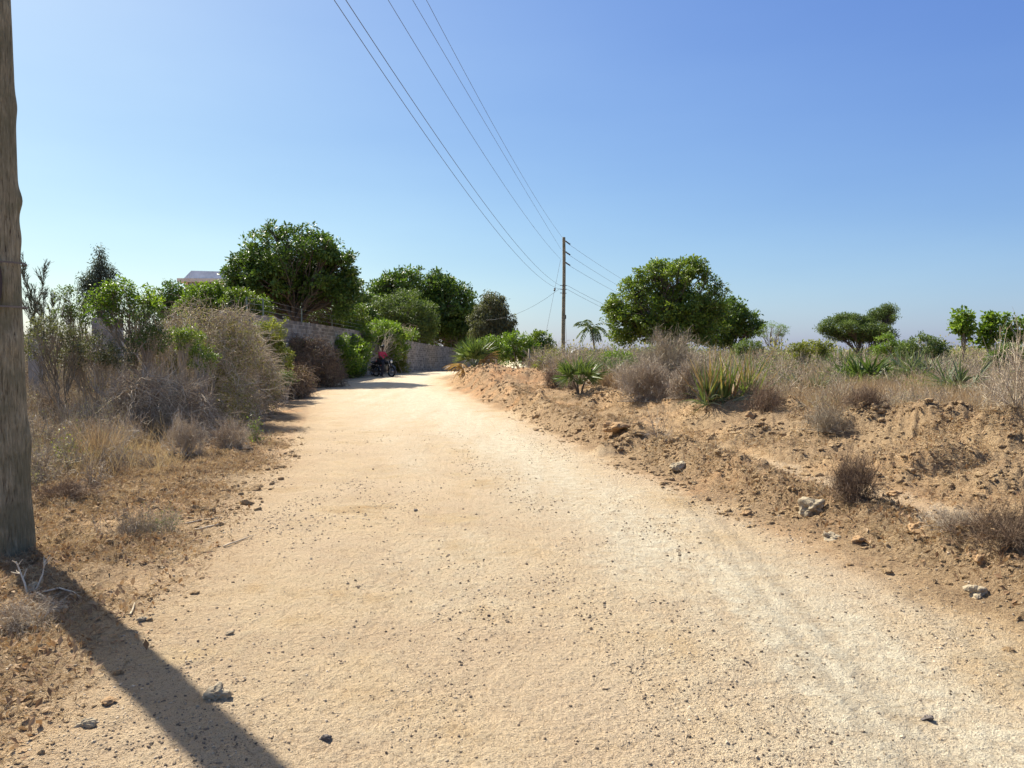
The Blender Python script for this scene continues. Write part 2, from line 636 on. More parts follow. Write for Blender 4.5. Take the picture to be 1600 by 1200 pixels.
# earth: one material for road and verge, blended by masks that mark where each soil lies
def earth_mat():
    m, t, b, out = new_mat('dry_earth')
    p = geopos(t)
    road = attr(t, 'road')
    track = attr(t, 'track')
    red = attr(t, 'red')
    lit = attr(t, 'litter')
    n1 = noise(t, .9, 5, .6, p)
    n2 = noise(t, 7, 6, .65, p)
    n3 = noise(t, 38, 5, .7, p)
    n4 = noise(t, 150, 3, .7, p)
    roadc = ramp(t, n1, [(.3, (.49, .335, .17)), (.45, (.64, .49, .31)), (.57, (.56, .42, .27)), (.7, (.61, .455, .26))])
    roadc = mixc(t, mathn(t, 'MULTIPLY', ramp(t, n2, [(.42, 0.), (.7, 1.)]), .4), roadc, (.53, .45, .31))
    n0 = noise(t, .42, 3, .5, p)
    roadc = mixc(t, mathn(t, 'MULTIPLY', ramp(t, n0, [(.45, 0.), (.62, 1.)]), .55), roadc, (.61, .475, .325))
    trackc = ramp(t, n2, [(.3, (.58, .49, .35)), (.7, (.74, .665, .50))])
    verge = ramp(t, n2, [(.25, (.35, .225, .12)), (.5, (.50, .35, .195)), (.75, (.61, .45, .26))])
    redc = ramp(t, n2, [(.3, (.37, .19, .085)), (.7, (.56, .33, .17))])
    litc = ramp(t, n3, [(.3, (.15, .10, .058)), (.5, (.34, .24, .14)), (.7, (.54, .41, .25))])
    litc = mixc(t, mathn(t, 'MULTIPLY', ramp(t, n1, [(.4, 0.), (.65, 1.)]), .45), litc, (.29, .18, .10))
    c = mixc(t, red, verge, redc)
    c = mixc(t, lit, c, litc)
    tr = mathn(t, 'MULTIPLY', track, ramp(t, n2, [(.2, .55), (.6, 1.)]), True)
    rc = mixc(t, tr, roadc, trackc)
    c = mixc(t, road, c, rc)
    # grains
    g = ramp(t, n4, [(.36, (.55, .50, .46)), (.48, (1, 1, 1)), (.66, (1.12, 1.11, 1.08))])
    c = mixc(t, .85, c, g, 'MULTIPLY')
    g3 = ramp(t, n3, [(.36, (.62, .58, .53)), (.47, (1, 1, 1))])
    c = mixc(t, .7, c, g3, 'MULTIPLY')
    # embedded grit: small dark and pale specks
    vo = t.nodes.new('ShaderNodeTexVoronoi')
    vo.inputs['Scale'].default_value = 42
    t.links.new(p, vo.inputs['Vector'])
    sp = ramp(t, vo.outputs['Distance'], [(.10, 1.), (.17, 0.)])
    pick = t.nodes.new('ShaderNodeSeparateColor')
    t.links.new(vo.outputs['Color'], pick.inputs[0])
    dk = mathn(t, 'MULTIPLY', sp, ramp(t, pick.outputs[0], [(.60, 0.), (.63, 1.)]))
    c = mixc(t, mathn(t, 'MULTIPLY', dk, .7), c, (.17, .14, .11))
    t.links.new(c, b.inputs['Base Color'])
    b.inputs['Roughness'].default_value = .95
    b.inputs['Specular IOR Level'].default_value = .12
    hgt = mathn(t, 'ADD', mathn(t, 'MULTIPLY', n3, .6), mathn(t, 'MULTIPLY', n4, .25))
    hgt = mathn(t, 'ADD', hgt, mathn(t, 'MULTIPLY', n2, .8))
    hgt = mathn(t, 'ADD', hgt, mathn(t, 'MULTIPLY', dk, .15))
    bump(t, b, hgt, 1.0, .095)
    return m


M = {}
M['earth'] = earth_mat()
M['stone'] = veg('grey_stone', [(0, (.085, .065, .045)), (.35, (.17, .13, .09)), (.6, (.36, .28, .18)), (1, (.58, .48, .35))], 0, .9, .2, var=3)
M['rock'] = plain('pale_rock', (.35, .285, .19), .92, nz=14, bmp=.012, spec=.2)
M['clod'] = plain('clod', (.33, .215, .115), .95, nz=18, bmp=.01, spec=.1)
M['straw'] = veg('dry_grass', [(0, (.16, .105, .06)), (.45, (.34, .245, .145)), (.8, (.50, .40, .25)), (1, (.60, .52, .36))], .25, .7, .2, (1.1, 1, .8))
M['litterleaf'] = veg('litter', [(0, (.12, .07, .04)), (.5, (.30, .19, .105)), (1, (.48, .36, .22))], .2, .8, .15, (1.1, 1, .8))
M['twig'] = veg('dry_twig', [(0, (0.146, 0.111, 0.079)), (.45, (0.362, 0.288, 0.203)), (.8, (0.580, 0.495, 0.366)), (1, (0.726, 0.650, 0.506))], 0, .8, .2)
M['twig_dark'] = veg('dark_twig', [(0, (0.073, 0.050, 0.035)), (.5, (0.199, 0.135, 0.086)), (1, (0.397, 0.294, 0.190))], 0, .8, .2)
M['twig_grey'] = veg('grey_twig', [(0, (0.150, 0.116, 0.079)), (.5, (0.340, 0.279, 0.191)), (1, (0.520, 0.446, 0.315))], 0, .8, .2)
M['bark'] = veg('bark', [(0, (.045, .035, .028)), (.5, (.11, .09, .07)), (1, (.20, .17, .13))], 0, .9, .15)
M['bark_pale'] = veg('pale_bark', [(0, (.12, .10, .075)), (.5, (.24, .20, .14)), (1, (.36, .31, .22))], 0, .9, .15)
M['dryleaf'] = veg('dry_leaf', [(0, (0.133, 0.101, 0.063)), (.5, (0.326, 0.251, 0.159)), (1, (0.562, 0.470, 0.301))], .3, .7, .2, (1.1, 1, .7))
M['viny'] = veg('viny_leaf', [(0, (0.155, 0.157, 0.056)), (.5, (0.327, 0.328, 0.120)), (1, (0.529, 0.540, 0.215))], .3, .7, .2, (1.1, 1, .7))
M['dark'] = veg('dark_foliage', [(0, (0.025, 0.048, 0.011)), (.45, (0.069, 0.123, 0.020)), (.8, (0.143, 0.223, 0.037)), (1, (0.225, 0.307, 0.054))], .28, .45, .4)
M['mid'] = veg('mid_foliage', [(0, (0.045, 0.076, 0.014)), (.45, (0.121, 0.184, 0.026)), (.8, (0.232, 0.296, 0.045)), (1, (0.344, 0.390, 0.067))], .32, .45, .4)
M['olive'] = veg('olive_foliage', [(0, (0.046, 0.072, 0.018)), (.5, (0.114, 0.163, 0.042)), (1, (0.226, 0.293, 0.083))], .28, .55, .3)
M['grey'] = veg('grey_foliage', [(0, (0.043, 0.050, 0.025)), (.5, (0.113, 0.121, 0.060)), (1, (0.230, 0.230, 0.120))], .28, .55, .3)
M['blue'] = veg('blue_foliage', [(0, (0.028, 0.041, 0.029)), (.5, (0.070, 0.092, 0.066)), (1, (0.154, 0.182, 0.132))], .2, .6, .3)
M['bright'] = veg('bright_foliage', [(0, (0.050, 0.094, 0.013)), (.45, (0.127, 0.204, 0.024)), (.8, (0.220, 0.308, 0.044)), (1, (0.330, 0.374, 0.066))], .4, .45, .35)
M['yellow'] = veg('yellow_foliage', [(0, (.07, .085, .016)), (.45, (.17, .19, .03)), (.8, (.28, .29, .05)), (1, (.38, .34, .07))], .4, .5, .35)
M['palm'] = veg('palm_blade', [(0, (.04, .07, .02)), (.5, (.11, .16, .04)), (.8, (.20, .25, .07)), (1, (.36, .34, .15))], .3, .45, .4)
M['palm_grey'] = veg('grey_palm_blade', [(0, (.05, .07, .035)), (.5, (.14, .17, .09)), (.8, (.27, .29, .18)), (1, (.42, .38, .27))], .25, .5, .4)
M['palm_dry'] = veg('dry_palm_blade', [(0, (.14, .08, .035)), (.5, (.32, .20, .09)), (1, (.50, .38, .21))], .25, .6, .3)
M['aloe'] = veg('strap_leaf', [(0, (.05, .085, .02)), (.4, (.13, .175, .045)), (.7, (.24, .26, .09)), (.85, (.34, .22, .09)), (1, (.42, .30, .14))], .25, .45, .4, var=3)


# ------------------------------------------------------------------ ground, road, footpath (one dense sheet cut by kind)
def build_ground():
    rr = [0.3]
    while rr[-1] < 950:
        r = rr[-1]
        k = .00085 * (r + .5) ** 2 / 1.0
        rr.append(r + max(.012, min(k, .011 * r + .004, 40)))
    rr = np.array(rr)
    a1 = np.linspace(-math.radians(47), math.radians(47), 1150)
    a2 = np.linspace(math.radians(47), math.radians(313), 230)[1:-1]
    aa = np.concatenate([a1, a2])
    A, Rr = np.meshgrid(aa, rr)
    x = Rr * np.sin(A)
    y = Rr * np.cos(A)
    z = terrain_h(x, y)
    L, R = road_lr(y)
    wobn = fbm(x, y, .8, 4, 101) * .38 + fbm(x, y, 5, 3, 102) * .13
    out = np.maximum(L - x, x - R) + wobn
    # left edge fades over a wide shoulder near the camera
    soft = np.where(x < (L + R) / 2, .8, .28)
    road = 1 - sstep(-soft, soft, out)
    u = (x - (L + R) / 2) / ((R - L) / 2) + fbm(x, y, 1.2, 3, 103) * .12
    strt = fbm(x * 3.0, y * .35, 1.3, 3, 131)
    track = 1.15 * np.exp(-((u - .50) / .30) ** 2) + .42 * np.exp(-((u + .22) / .18) ** 2) * sstep(.2, .7, fbm(x, y, .5, 3, 104) + .5) + .75 * sstep(12, 22, y) * np.exp(-((u + .1) / .6) ** 2)
    track = np.clip(track * (.85 + .6 * strt), 0, 1)
    red = np.clip(sstep(.1, .9, fbm(x, y, .5, 3, 105) * .7 + .3) * .6 + np.exp(-(((x - .3) / 3) ** 2 + ((y - 29) / 5) ** 2)) + .5 * sstep(9, 16, y) * (x < L), 0, 1)
    dp, _, wp, _ = seg_dist(x + .1 * fbm(x, y, 2, 2, 106), y, PATH)
    pth = np.exp(-(dp / (wp * .9)) ** 2)
    db, hb, wb, sb = seg_dist(x, y, BERM)
    lit_n = fbm(x, y, 1.6, 4, 107, .6)
    litter = sstep(-.25, .35, lit_n + np.where(x > R, .12 + .5 * np.exp(-(db / .7) ** 2) * (y < 19), .30) + .35 * sstep(2.5, 6, out))
    litter = litter * sstep(-.1, .35, out) * (1 - pth) * .85
    litter = np.where(np.hypot(x, y) > 25, np.maximum(litter, .6 * sstep(1, 4, out)), litter)
    nA = len(aa)
    nR = len(rr)
    idx = np.arange(nR * nA).reshape(nR, nA)
    nx = np.roll(idx, -1, axis=1)
    Q = np.stack([idx[:-1], nx[:-1], nx[1:], idx[1:]], -1).reshape(-1, 4)
    V = np.stack([x, y, z], -1).reshape(-1, 3).astype(np.float32)
    # centre patch
    cen = len(V)
    V = np.concatenate([V, [[0, 0, gz(0, 0)]]]).astype(np.float32)
    att = {}
    roadsh = np.maximum(road, .8 * sstep(.35, .75, pth) * (.8 + .3 * fbm(x, y, 3, 3, 133)))
    for nme, arr in (('road', roadsh), ('track', track), ('red', red), ('litter', litter)):
        att[nme] = np.concatenate([arr.ravel(), [arr.ravel()[0]]]).astype(np.float32)
    rq = road.ravel()[Q].mean(1) > .5
    pq = (pth.ravel()[Q].mean(1) > .5) & ~rq
    T0 = np.stack([np.full(nA, cen), nx[0], idx[0]], -1)
    for nme, sel in (('road', rq), ('footpath', pq), ('ground', ~rq & ~pq)):
        q = Q[sel]
        T = T0 if nme == 'road' else np.zeros((0, 3), int)
        used = np.unique(np.concatenate([q.ravel(), T.ravel()]))
        mp = np.full(len(V), -1)
        mp[used] = np.arange(len(used))
        me = bpy.data.meshes.new(nme)
        me.vertices.add(len(used))
        me.vertices.foreach_set('co', V[used].ravel())
        lp = np.concatenate([mp[q].ravel(), mp[T].ravel()]).astype(np.int32)
        me.loops.add(len(lp))
        me.loops.foreach_set('vertex_index', lp)
        me.polygons.add(len(q) + len(T))
        me.polygons.foreach_set('loop_start', np.concatenate([np.arange(len(q)) * 4, len(q) * 4 + np.arange(len(T)) * 3]).astype(np.int32))
        me.polygons.foreach_set('use_smooth', np.full(len(q) + len(T), True))
        for k, arr in att.items():
            at_ = me.attributes.new(k, 'FLOAT', 'POINT')
            at_.data.foreach_set('value', arr[used])
        me.materials.append(M['earth'])
        me.update(calc_edges=True)
        o = bpy.data.objects.new(nme, me)
        COL.objects.link(o)
        o['kind'] = 'structure'
        o['label'] = {'road': 'pale dusty gravel road curving left into the distance', 'footpath': 'narrow bare footpath running behind the low earth berm', 'ground': 'orange brown dry earth verges and scrubland'}[nme]


build_ground()


# ------------------------------------------------------------------ poles and wires
def wood_mat():
    m, t, b, out = new_mat('weathered_wood')
    p = geopos(t)
    mp = t.nodes.new('ShaderNodeMapping')
    mp.inputs['Scale'].default_value = (1, 1, .12)
    t.links.new(p, mp.inputs['Vector'])
    n = noise(t, 60, 6, .65, mp.outputs[0], .6)
    n2 = noise(t, 3.2, 4, .6, p)
    c = ramp(t, n, [(.33, (.05, .04, .028)), (.42, (.22, .19, .125)), (.58, (.33, .295, .20)), (.75, (.50, .455, .33))])
    c = mixc(t, ramp(t, n2, [(.42, 0.), (.62, .7)]), c, (.13, .125, .075))
    n3 = noise(t, 9, 5, .7, mp.outputs[0], 1.2)
    c = mixc(t, ramp(t, n3, [(.58, 0.), (.68, .6)]), c, (.15, .085, .05))
    t.links.new(c, b.inputs['Base Color'])
    b.inputs['Roughness'].default_value = .9
    b.inputs['Specular IOR Level'].default_value = .2
    bump(t, b, mathn(t, 'ADD', n, mathn(t, 'MULTIPLY', n3, .5)), .9, .03)
    return m


M['wood'] = wood_mat()
M['steel'] = plain('galvanised_steel', (.32, .33, .33), .5, .6)
M['strap'] = plain('rusty_strap', (.16, .14, .12), .7, .3)
M['black'] = plain('black_rubber', (.02, .02, .02), .6)
M['iron'] = plain('dark_iron', (.055, .04, .035), .6, .3)
M['wire'] = plain('wire_metal', (.10, .10, .105), .6, .3)


def round_pole(g, x, y, z0, z1, r0, r1, knots, seed, nz=200, na=48, lean=0):
    z = np.linspace(z0, z1, nz)
    a = np.linspace(0, 2 * PI, na, endpoint=False)
    A, Z = np.meshgrid(a, z)
    R = r0 + (r1 - r0) * (Z - z0) / (z1 - z0)
    R = R * (1 + .03 * vnoise(np.cos(A) * 1.5 + 5, np.sin(A) * 1.5 + Z * .6, seed=seed) + .012 * vnoise(np.cos(A) * 9, Z * 2.5 + np.sin(A) * 9, seed=seed + 1))
    for (ka, kz, kh, kw, kv) in knots:
        da = np.angle(np.exp(1j * (A - ka)))
        R = R + kh * np.exp(-(da / kw) ** 2 - ((Z - kz) / kv) ** 2)
    ox = .02 * np.sin(Z * .7 + seed) + lean * (Z - z0)
    V = np.stack([x + ox + R * np.cos(A), y + .015 * np.cos(Z * .5) + R * np.sin(A), Z], -1)
    idx = np.arange(nz * na).reshape(nz, na)
    nx = np.roll(idx, -1, 1)
    q = np.stack([idx[:-1], nx[:-1], nx[1:], idx[1:]], -1).reshape(-1, 4)
    c = nz * na
    V = np.concatenate([V.reshape(-1, 3), [[x + lean * (z1 - z0), y, z1 + .02]]])
    t = np.stack([idx[-1], nx[-1], np.full(na, c)], -1)
    g.add(V, quads=q, tris=t)


NPX, NPY = -4.07, 6.2
zb = gz(NPX, NPY)
pole = empty('utility_pole', (NPX, NPY, zb), 'thick weathered wooden pole close by at the left edge of the picture', 'utility pole', 'wooden power poles')
g = Geo()
round_pole(g, NPX + .012, NPY, zb - .5, 11.1, .157, .112, [(.5, 2.86, .03, .35, .09), (.5, 2.55, .012, .4, .1), (.5, .90, .022, .4, .16), (.1, .1, .015, 3, .25), (-.5, 1.7, .02, .3, .1), (.5, 3.6, .014, .3, .1), (-.8, 2.2, .02, .4, .15)], 4, 420, 72, -.018)
g.build('pole_shaft', M['wood'], pole, True)
# dark oval plate strapped on the side that faces the camera
g = Geo()
pa = math.atan2(-NPY, -NPX) - .62
for k in range(1):
    zs = np.linspace(-.26, .26, 15)
    V = []
    for zq in zs:
        wdt = .62 * math.sqrt(max(0, 1 - (zq / .265) ** 2)) + .02
        for j in np.linspace(-wdt, wdt, 9):
            V.append((NPX - .03 + (.164) * math.cos(pa + j), NPY + (.164) * math.sin(pa + j), 2.18 + zq))
    V = np.array(V)
    idx = np.arange(15 * 9).reshape(15, 9)
    q = np.stack([idx[:-1, :-1], idx[:-1, 1:], idx[1:, 1:], idx[1:, :-1]], -1).reshape(-1, 4)
    g.add(V, quads=q)
g.build('plate', M['iron'], pole, True)
for zq in (2.34, 1.99):
    g = Geo()
    a = np.linspace(0, 2 * PI, 40)
    for dz in (0,):
        ring = [(NPX - .025 + .17 * math.cos(t_), NPY + .17 * math.sin(t_), zq) for t_ in a]
        V = np.array([(p_[0], p_[1], p_[2] + s_) for p_ in ring for s_ in (-.007, .007)])
        idx = np.arange(80).reshape(40, 2)
        g.add(V, quads=np.stack([idx[:-1, 0], idx[1:, 0], idx[1:, 1], idx[:-1, 1]], -1))
    g.build('strap', M['strap'], pole)

FPX, FPY = 3.36, 51.0
zf = gz(FPX, FPY)
pole2 = empty('utility_pole', (FPX, FPY, zf), 'slender distant wooden power pole rising from the scrub with five wires', 'utility pole', 'wooden power poles')
g = Geo()
round_pole(g, FPX + .06, FPY, zf - .5, 9.42, .135, .10, [], 9, 80, 20, 0)
g.build('pole_shaft', M['wood'], pole2, True)

ATT = [((3.42, 9.28), (-4.0, 10.9, .7)), ((3.25, 8.61), (-4.2, 10.2, .1)), ((3.255, 7.94), (-4.0, 9.5, .7)), ((3.175, 6.253), (-3.75, 8.2, .95)), ((3.175, 6.0), (-3.55, 7.7, 1.1))]
TPX, TPY, TPZ = 22.6, 104.0, gz(22.6, 104)
pole3 = empty('utility_pole', (TPX, TPY, TPZ), 'third wooden power pole standing hidden behind the big green tree', 'utility pole', 'wooden power poles')
g = Geo()
round_pole(g, TPX, TPY, TPZ - .3, 8.6, .16, .12, [], 12, 30, 12)
g.build('pole_shaft', M['wood'], pole3, True)

names = ['top power line, rightmost of the five wires leaving the picture top', 'second power line from the right, ending just under the pole top',
         'third power line of the five, landing below two insulators', 'fourth power line, upper of the low pair on the far pole', 'leftmost and lowest of the five power lines between the poles']
names2 = ['topmost wire running on from the pole top towards the right tree', 'second wire from the top running right towards the big tree',
          'third wire from the top running right towards the big tree', 'upper of the two low wires running right from the pole', 'lowest wire running right from the pole behind the big tree']


def catenary(A, B, sag, n=60):
    t_ = np.linspace(0, 1, n)[:, None]
    P = np.array(A) + (np.array(B) - np.array(A)) * t_
    P[:, 2] -= 4 * sag * (t_ * (1 - t_))[:, 0]
    return P


for i, ((fx, fz), (nx_, nz_, sg)) in enumerate(ATT):
    g = Geo()
    tubes(g, catenary((nx_, 6.2, nz_), (fx, FPY - .02, fz), sg, 90)[None], .006 if i != 3 else .0068, 5)
    o = g.build('power_line', M['wire'], None, True)
    tag(o, names[i], 'power line', 'wires between the near and far poles')
ZR = [9.05, 8.35, 7.65, 6.25, 6.0]
TZ = [8.35, 7.6, 6.9, 5.9, 5.6]
for i in range(5):
    g = Geo()
    tubes(g, catenary((FPX + .25, FPY + .2, ZR[i] + .05), (TPX, TPY - .1, TZ[i]), [.55, .6, .55, .8, .9][i], 60)[None], .009, 4)
    o = g.build('power_line', M['wire'], None, True)
    tag(o, names2[i], 'power line', 'wires running on beyond the far pole')
for i in range(3):
    g = Geo()
    x0 = FPX + .16
    zq = ZR[i] + .1
    tube1(g, [(FPX + .05, FPY, zq + .05), (x0 + .1, FPY + .05, zq + .02)], .02, 6)
    o = g.build('bracket', M['iron'], pole2)
    g = Geo()
    pts = []
    rad = []
    for k in range(13):
        pts.append((x0 + .05 + k * .024, FPY + .06 + k * .03, zq - k * .01))
        rad.append(.02 if k % 2 else .048)
    tube1(g, pts, rad, 8)
    g.build('insulator', M['black'], pole2)
g = Geo()
for zq in (6.25, 6.0, 5.75):
    tube1(g, [(FPX + .03, FPY - .25, zq), (FPX + .06, FPY + .25, zq)], .03, 6)
    tube1(g, [(FPX - .18, FPY - .1, zq), (FPX + .25, FPY + .1, zq)], .025, 6)
g.build('clamp', M['iron'], pole2)
# guy wire left with its insulator, guy wire right, service drop
g = Geo()
A_ = (3.2, 51, 7.9)
B_ = (at(842, 47), 47, gz(at(842, 47), 47))
tubes(g, catenary(A_, B_, 0, 8)[None], .009, 4)
gw = g.build('guy_wire', M['wire'])
tag(gw, 'slanting guy wire with a dark insulator on the left of the far pole', 'guy wire')
g = Geo()
Pm = np.array(A_) + (np.array(B_) - np.array(A_)) * .27
dv = (np.array(B_) - np.array(A_)) / np.linalg.norm(np.array(B_) - np.array(A_))
tube1(g, [tuple(Pm + dv * k * .06) for k in range(5)], [.03, .07, .05, .07, .03], 8)
g.build('insulator', M['black'], gw)
g = Geo()
A_ = (3.45, 51, 5.2)
B_ = (at(888, 51.3), 51.3, gz(at(888, 51.3), 51.3))
tubes(g, catenary((3.42, 51, 6.0), B_, 0, 6)[None], .008, 4)
gw = g.build('guy_wire', M['wire'])
tag(gw, 'almost vertical stay wire close on the right of the far pole', 'guy wire')
g = Geo()
P_ = np.array((3.42, 51, 6.0)) + (np.array(B_) - np.array((3.42, 51, 6.0))) * .35
tube1(g, [(P_[0], P_[1], P_[2] + k * .07) for k in (-2, -1, 0, 1, 2)], [.03, .07, .05, .07, .03], 8)
g.build('insulator', M['black'], gw)
g = Geo()
tubes(g, catenary((3.15, 51, 6.05), (at(760, 60), 60, zz(500, 60)), .5, 40)[None], .010, 4)
o = g.build('service_cable', M['wire'])
tag(o, 'thin service cable sagging left from the far pole to the trees', 'cable')


# ------------------------------------------------------------------ plants: generators
def fit(PL, c, w_, h_, z0):
    """scale a set of paths to a plant of given width and height standing at c"""
    A = np.concatenate([p.reshape(-1, 3) for p in PL])
    r = np.percentile(np.hypot(A[:, 0], A[:, 1]), 96)
    h = np.percentile(A[:, 2], 99)
    s = np.array([w_ / 2 / r, w_ / 2 / r, h_ / h])
    res = []
    for p in PL:
        q = p * s
        q[..., 2] = np.maximum(q[..., 2], .01)
        res.append(q + np.array([c[0], c[1], z0]))
    return res


def bush_paths(rng, stems=16, sub=(6, 5), up=1.0, wander=.22, grav=.05, lens=(1, .5, .25), spread=1.0, base=.12, t0=.2):
    st = np.zeros((stems, 3))
    st[:, :2] = rng.normal(size=(stems, 2)) * base
    d = rng.normal(size=(stems, 3))
    d[:, 2] = np.abs(d[:, 2]) * .5 + up
    P0 = grow(st, d, lens[0] * rng.uniform(.6, 1.1, stems), 6, wander, grav, rng)
    out = [P0]
    P = P0
    for i, m in enumerate(sub):
        P = sprout(P, m, t0, .98, lens[min(i + 1, len(lens) - 1)], spread, 4, wander, grav, rng, up * .15)
        out.append(P)
    return out


def shrub(name, label, cat, x, y, w_, h_, tw='twig', seed=0, stems=16, sub=(6, 5), up=1.0, wander=.22, grav=.05, lens=(1, .5, .25),
          r0=.008, leaf=None, nleaf=0, lsize=.04, spread=1.0, base=.12, group=None, asp=.45, lup=.4, lrad=.03, dz=0, ltip=0, rmin=None, t0=.2):
    rng = RNG(seed)
    z0 = gz(x, y) - .02 + dz
    PL = fit(bush_paths(rng, stems, sub, up, wander, grav, lens, spread, base, t0), (x, y), w_, h_, z0)
    root = None
    if leaf:
        root = empty(name, (x, y, z0), label, cat, group)
    g = Geo()
    rad = r0
    for p in PL:
        K = p.shape[1]
        tubes(g, p, np.linspace(rad, max(rad * .45, rmin or .0), K)[None], 3, rng.uniform(0, 1, len(p)))
        rad = max(rad * .6, rmin or .0)
    if not leaf:
        o = g.build(name, M[tw])
        return tag(o, label, cat, group)
    g.build('branches', M[tw], root)
    g = Geo()
    P = PL[-1]
    N, K, _ = P.shape
    n = nleaf
    i = rng.integers(0, N, n)
    t = (rng.uniform(ltip, 1, n)) * (K - 1)
    k = np.clip(t.astype(int), 0, K - 2)
    C = P[i, k] + (P[i, k + 1] - P[i, k]) * (t - k)[:, None] + rng.normal(size=(n, 3)) * lrad
    C[:, 2] = np.maximum(C[:, 2], z0 + .03)
    leaves(g, C, lsize, rng, lup, asp)
    g.build('foliage', M[leaf], root)
    return root


def bez(A, B, lift, K, rng, wob=.05):
    A = np.asarray(A, float)
    B = np.asarray(B, float)
    t = np.linspace(0, 1, K)[None, :, None]
    L = np.linalg.norm(B - A, axis=-1)[:, None, None]
    Mid = (A + B)[:, None, :] / 2 + np.array([0, 0, 1.0]) * L * lift + rng.normal(size=(len(A), 1, 3)) * L * wob * 1.5
    P = (1 - t) ** 2 * A[:, None, :] + 2 * t * (1 - t) * Mid + t ** 2 * B[:, None, :]
    P[:, 1:-1] += rng.normal(size=P[:, 1:-1].shape) * L * wob * .35
    return P


def tree(name, label, cat, x, y, blobs, nclump, nleaf, lsize, crad, trunk_r, fork, leaf='dark', bark='bark', seed=1, limbs=7, group=None,
         asp=.5, lup=.5, shell=.55, gap=.25, flatc=.7, droop=0, gf=.55, trunks=1, twig_r=.02, zmin=None, dx=0, knob=.5):
    """blobs: (px, py, rpx, rpy, depth) ellipsoids at the distance `depth`; radii seen at that distance"""
    rng = RNG(seed)
    z0 = gz(x, y) - .05
    root = empty(name, (x, y, z0), label, cat, group)
    B = np.array([(at(b[0], b[4]), b[4], zz(b[1], b[4]), b[2] / 1200 * b[4], (b[5] if len(b) > 5 else (b[2] + b[3]) / 2) / 1200 * b[4], b[3] / 1200 * b[4]) for b in blobs])
    vol = (B[:, 3] * B[:, 5]) ** 1.1
    C = []
    tries = 0
    while sum(len(c) for c in C) < nclump and tries < 30:
        tries += 1
        m = nclump * 2
        bi = rng.choice(len(B), m, p=vol / vol.sum())
        d = nrm(rng.normal(size=(m, 3)))
        rr = rng.uniform(0, 1, m) ** (1 / 3 * (1 - shell) + .02) * (1 + .07 * rng.normal(size=m))
        c = B[bi, :3] + d * B[bi, 3:6] * rr[:, None]
        nz_ = vnoise(c[:, 0] * gf, c[:, 1] * gf, c[:, 2] * gf, seed)
        ok = (nz_ > -1 + gap * 2 * .9) & (c[:, 2] > z0 + (zmin if zmin is not None else .4))
        C.append(c[ok])
    C = np.concatenate(C)[:nclump]
    # trunk(s)
    g = Geo()
    F = []
    for k in range(trunks):
        fx = x + dx + (rng.normal() * .35 * (k > 0 or trunks > 1))
        fy = y + (rng.normal() * .35 * (trunks > 1))
        fz = fork * (1 + .15 * rng.normal() * (trunks > 1))
        F.append((fx, fy, z0 + fz))
    F = np.array(F)
    sx = np.array([[x + .15 * k - .1 * (trunks - 1), y, z0 - .1] for k in range(trunks)])
    Pt = bez(sx, F, 0, 9, rng, .05)
    tubes(g, Pt, np.linspace(trunk_r * 1.25, trunk_r * .85, 9)[None], 9, .5)
    # limbs to spread targets
    far = [int(rng.integers(len(C)))]
    D = np.linalg.norm(C - C[far[0]], axis=1)
    for k in range(limbs - 1):
        j = int(np.argmax(D))
        far.append(j)
        D = np.minimum(D, np.linalg.norm(C - C[j], axis=1))
    T = C[far]
    ctr = C.mean(0)
    T = T + (ctr - T) * .18
    own = np.argmin(np.linalg.norm(T[:, None, :2] - F[None, :, :2], axis=2), axis=1)
    A = F[own]
    PL = bez(A, T, .10, 12, rng, .07)
    tubes(g, PL, np.linspace(trunk_r * .62, twig_r, 12)[None], 6, .5)
    near = np.argmin(np.linalg.norm(C[:, None, :] - T[None], axis=2), axis=1)
    tt = rng.uniform(.3, .9, len(C))
    ii = (tt * 11).astype(int)
    S_ = PL[near, ii]
    PB = bez(S_, C, .05, 6, rng, .08)
    Lb = np.linalg.norm(S_ - C, axis=1)
    r_b = np.clip(Lb * .016, twig_r * .5, trunk_r * .3)
    tubes(g, PB, r_b[:, None] * np.linspace(1, .35, 6)[None], 4, .5)
    g.build('trunk', M[bark], root, True)
    # leaves
    g = Geo()
    nC = len(C)
    cs = crad * rng.uniform(.6, 1.25, nC)
    d = nrm(rng.normal(size=(nC, nleaf, 3)))
    r = rng.uniform(0, 1, (nC, nleaf, 1)) ** knob
    off = d * r * cs[:, None, None] * np.array([1, 1, flatc])
    if droop:
        off[..., 2] -= droop * rng.uniform(0, 1, (nC, nleaf)) ** 1.5 * cs[:, None] * 2
    L = (C[:, None, :] + off).reshape(-1, 3)
    rn = np.clip((rng.uniform(0, 1, nC)[:, None] * .45 + rng.uniform(0, 1, (nC, nleaf)) * .55), 0, 1).ravel()
    dd = d.reshape(-1, 3) * .6
    if droop:
        dd = dd + np.array([0, 0, -1.2])
    leaves(g, L, lsize, rng, lup, asp, rn, dirs=dd)
    g.build('crown', M[leaf], root)
    return root


# ------------------------------------------------------------------ coral block wall
def wall_mat():
    m, t, b, out = new_mat('coral_block')
    p = geopos(t)
    r = attr(t, 'rnd')
    n = noise(t, 14, 5, .65, p)
    c = ramp(t, r, [(0, (.15, .135, .115)), (.5, (.26, .235, .20)), (1, (.38, .35, .30))])
    c = mixc(t, .8, c, ramp(t, n, [(.3, (.6, .58, .55)), (.6, (1, 1, 1))]), 'MULTIPLY')
    n2 = noise(t, .7, 4, .6, p)
    c = mixc(t, ramp(t, n2, [(.5, 0.), (.7, .45)]), c, (.15, .14, .12))
    t.links.new(c, b.inputs['Base Color'])
    b.inputs['Roughness'].default_value = .95
    bump(t, b, n, .8, .03)
    return m


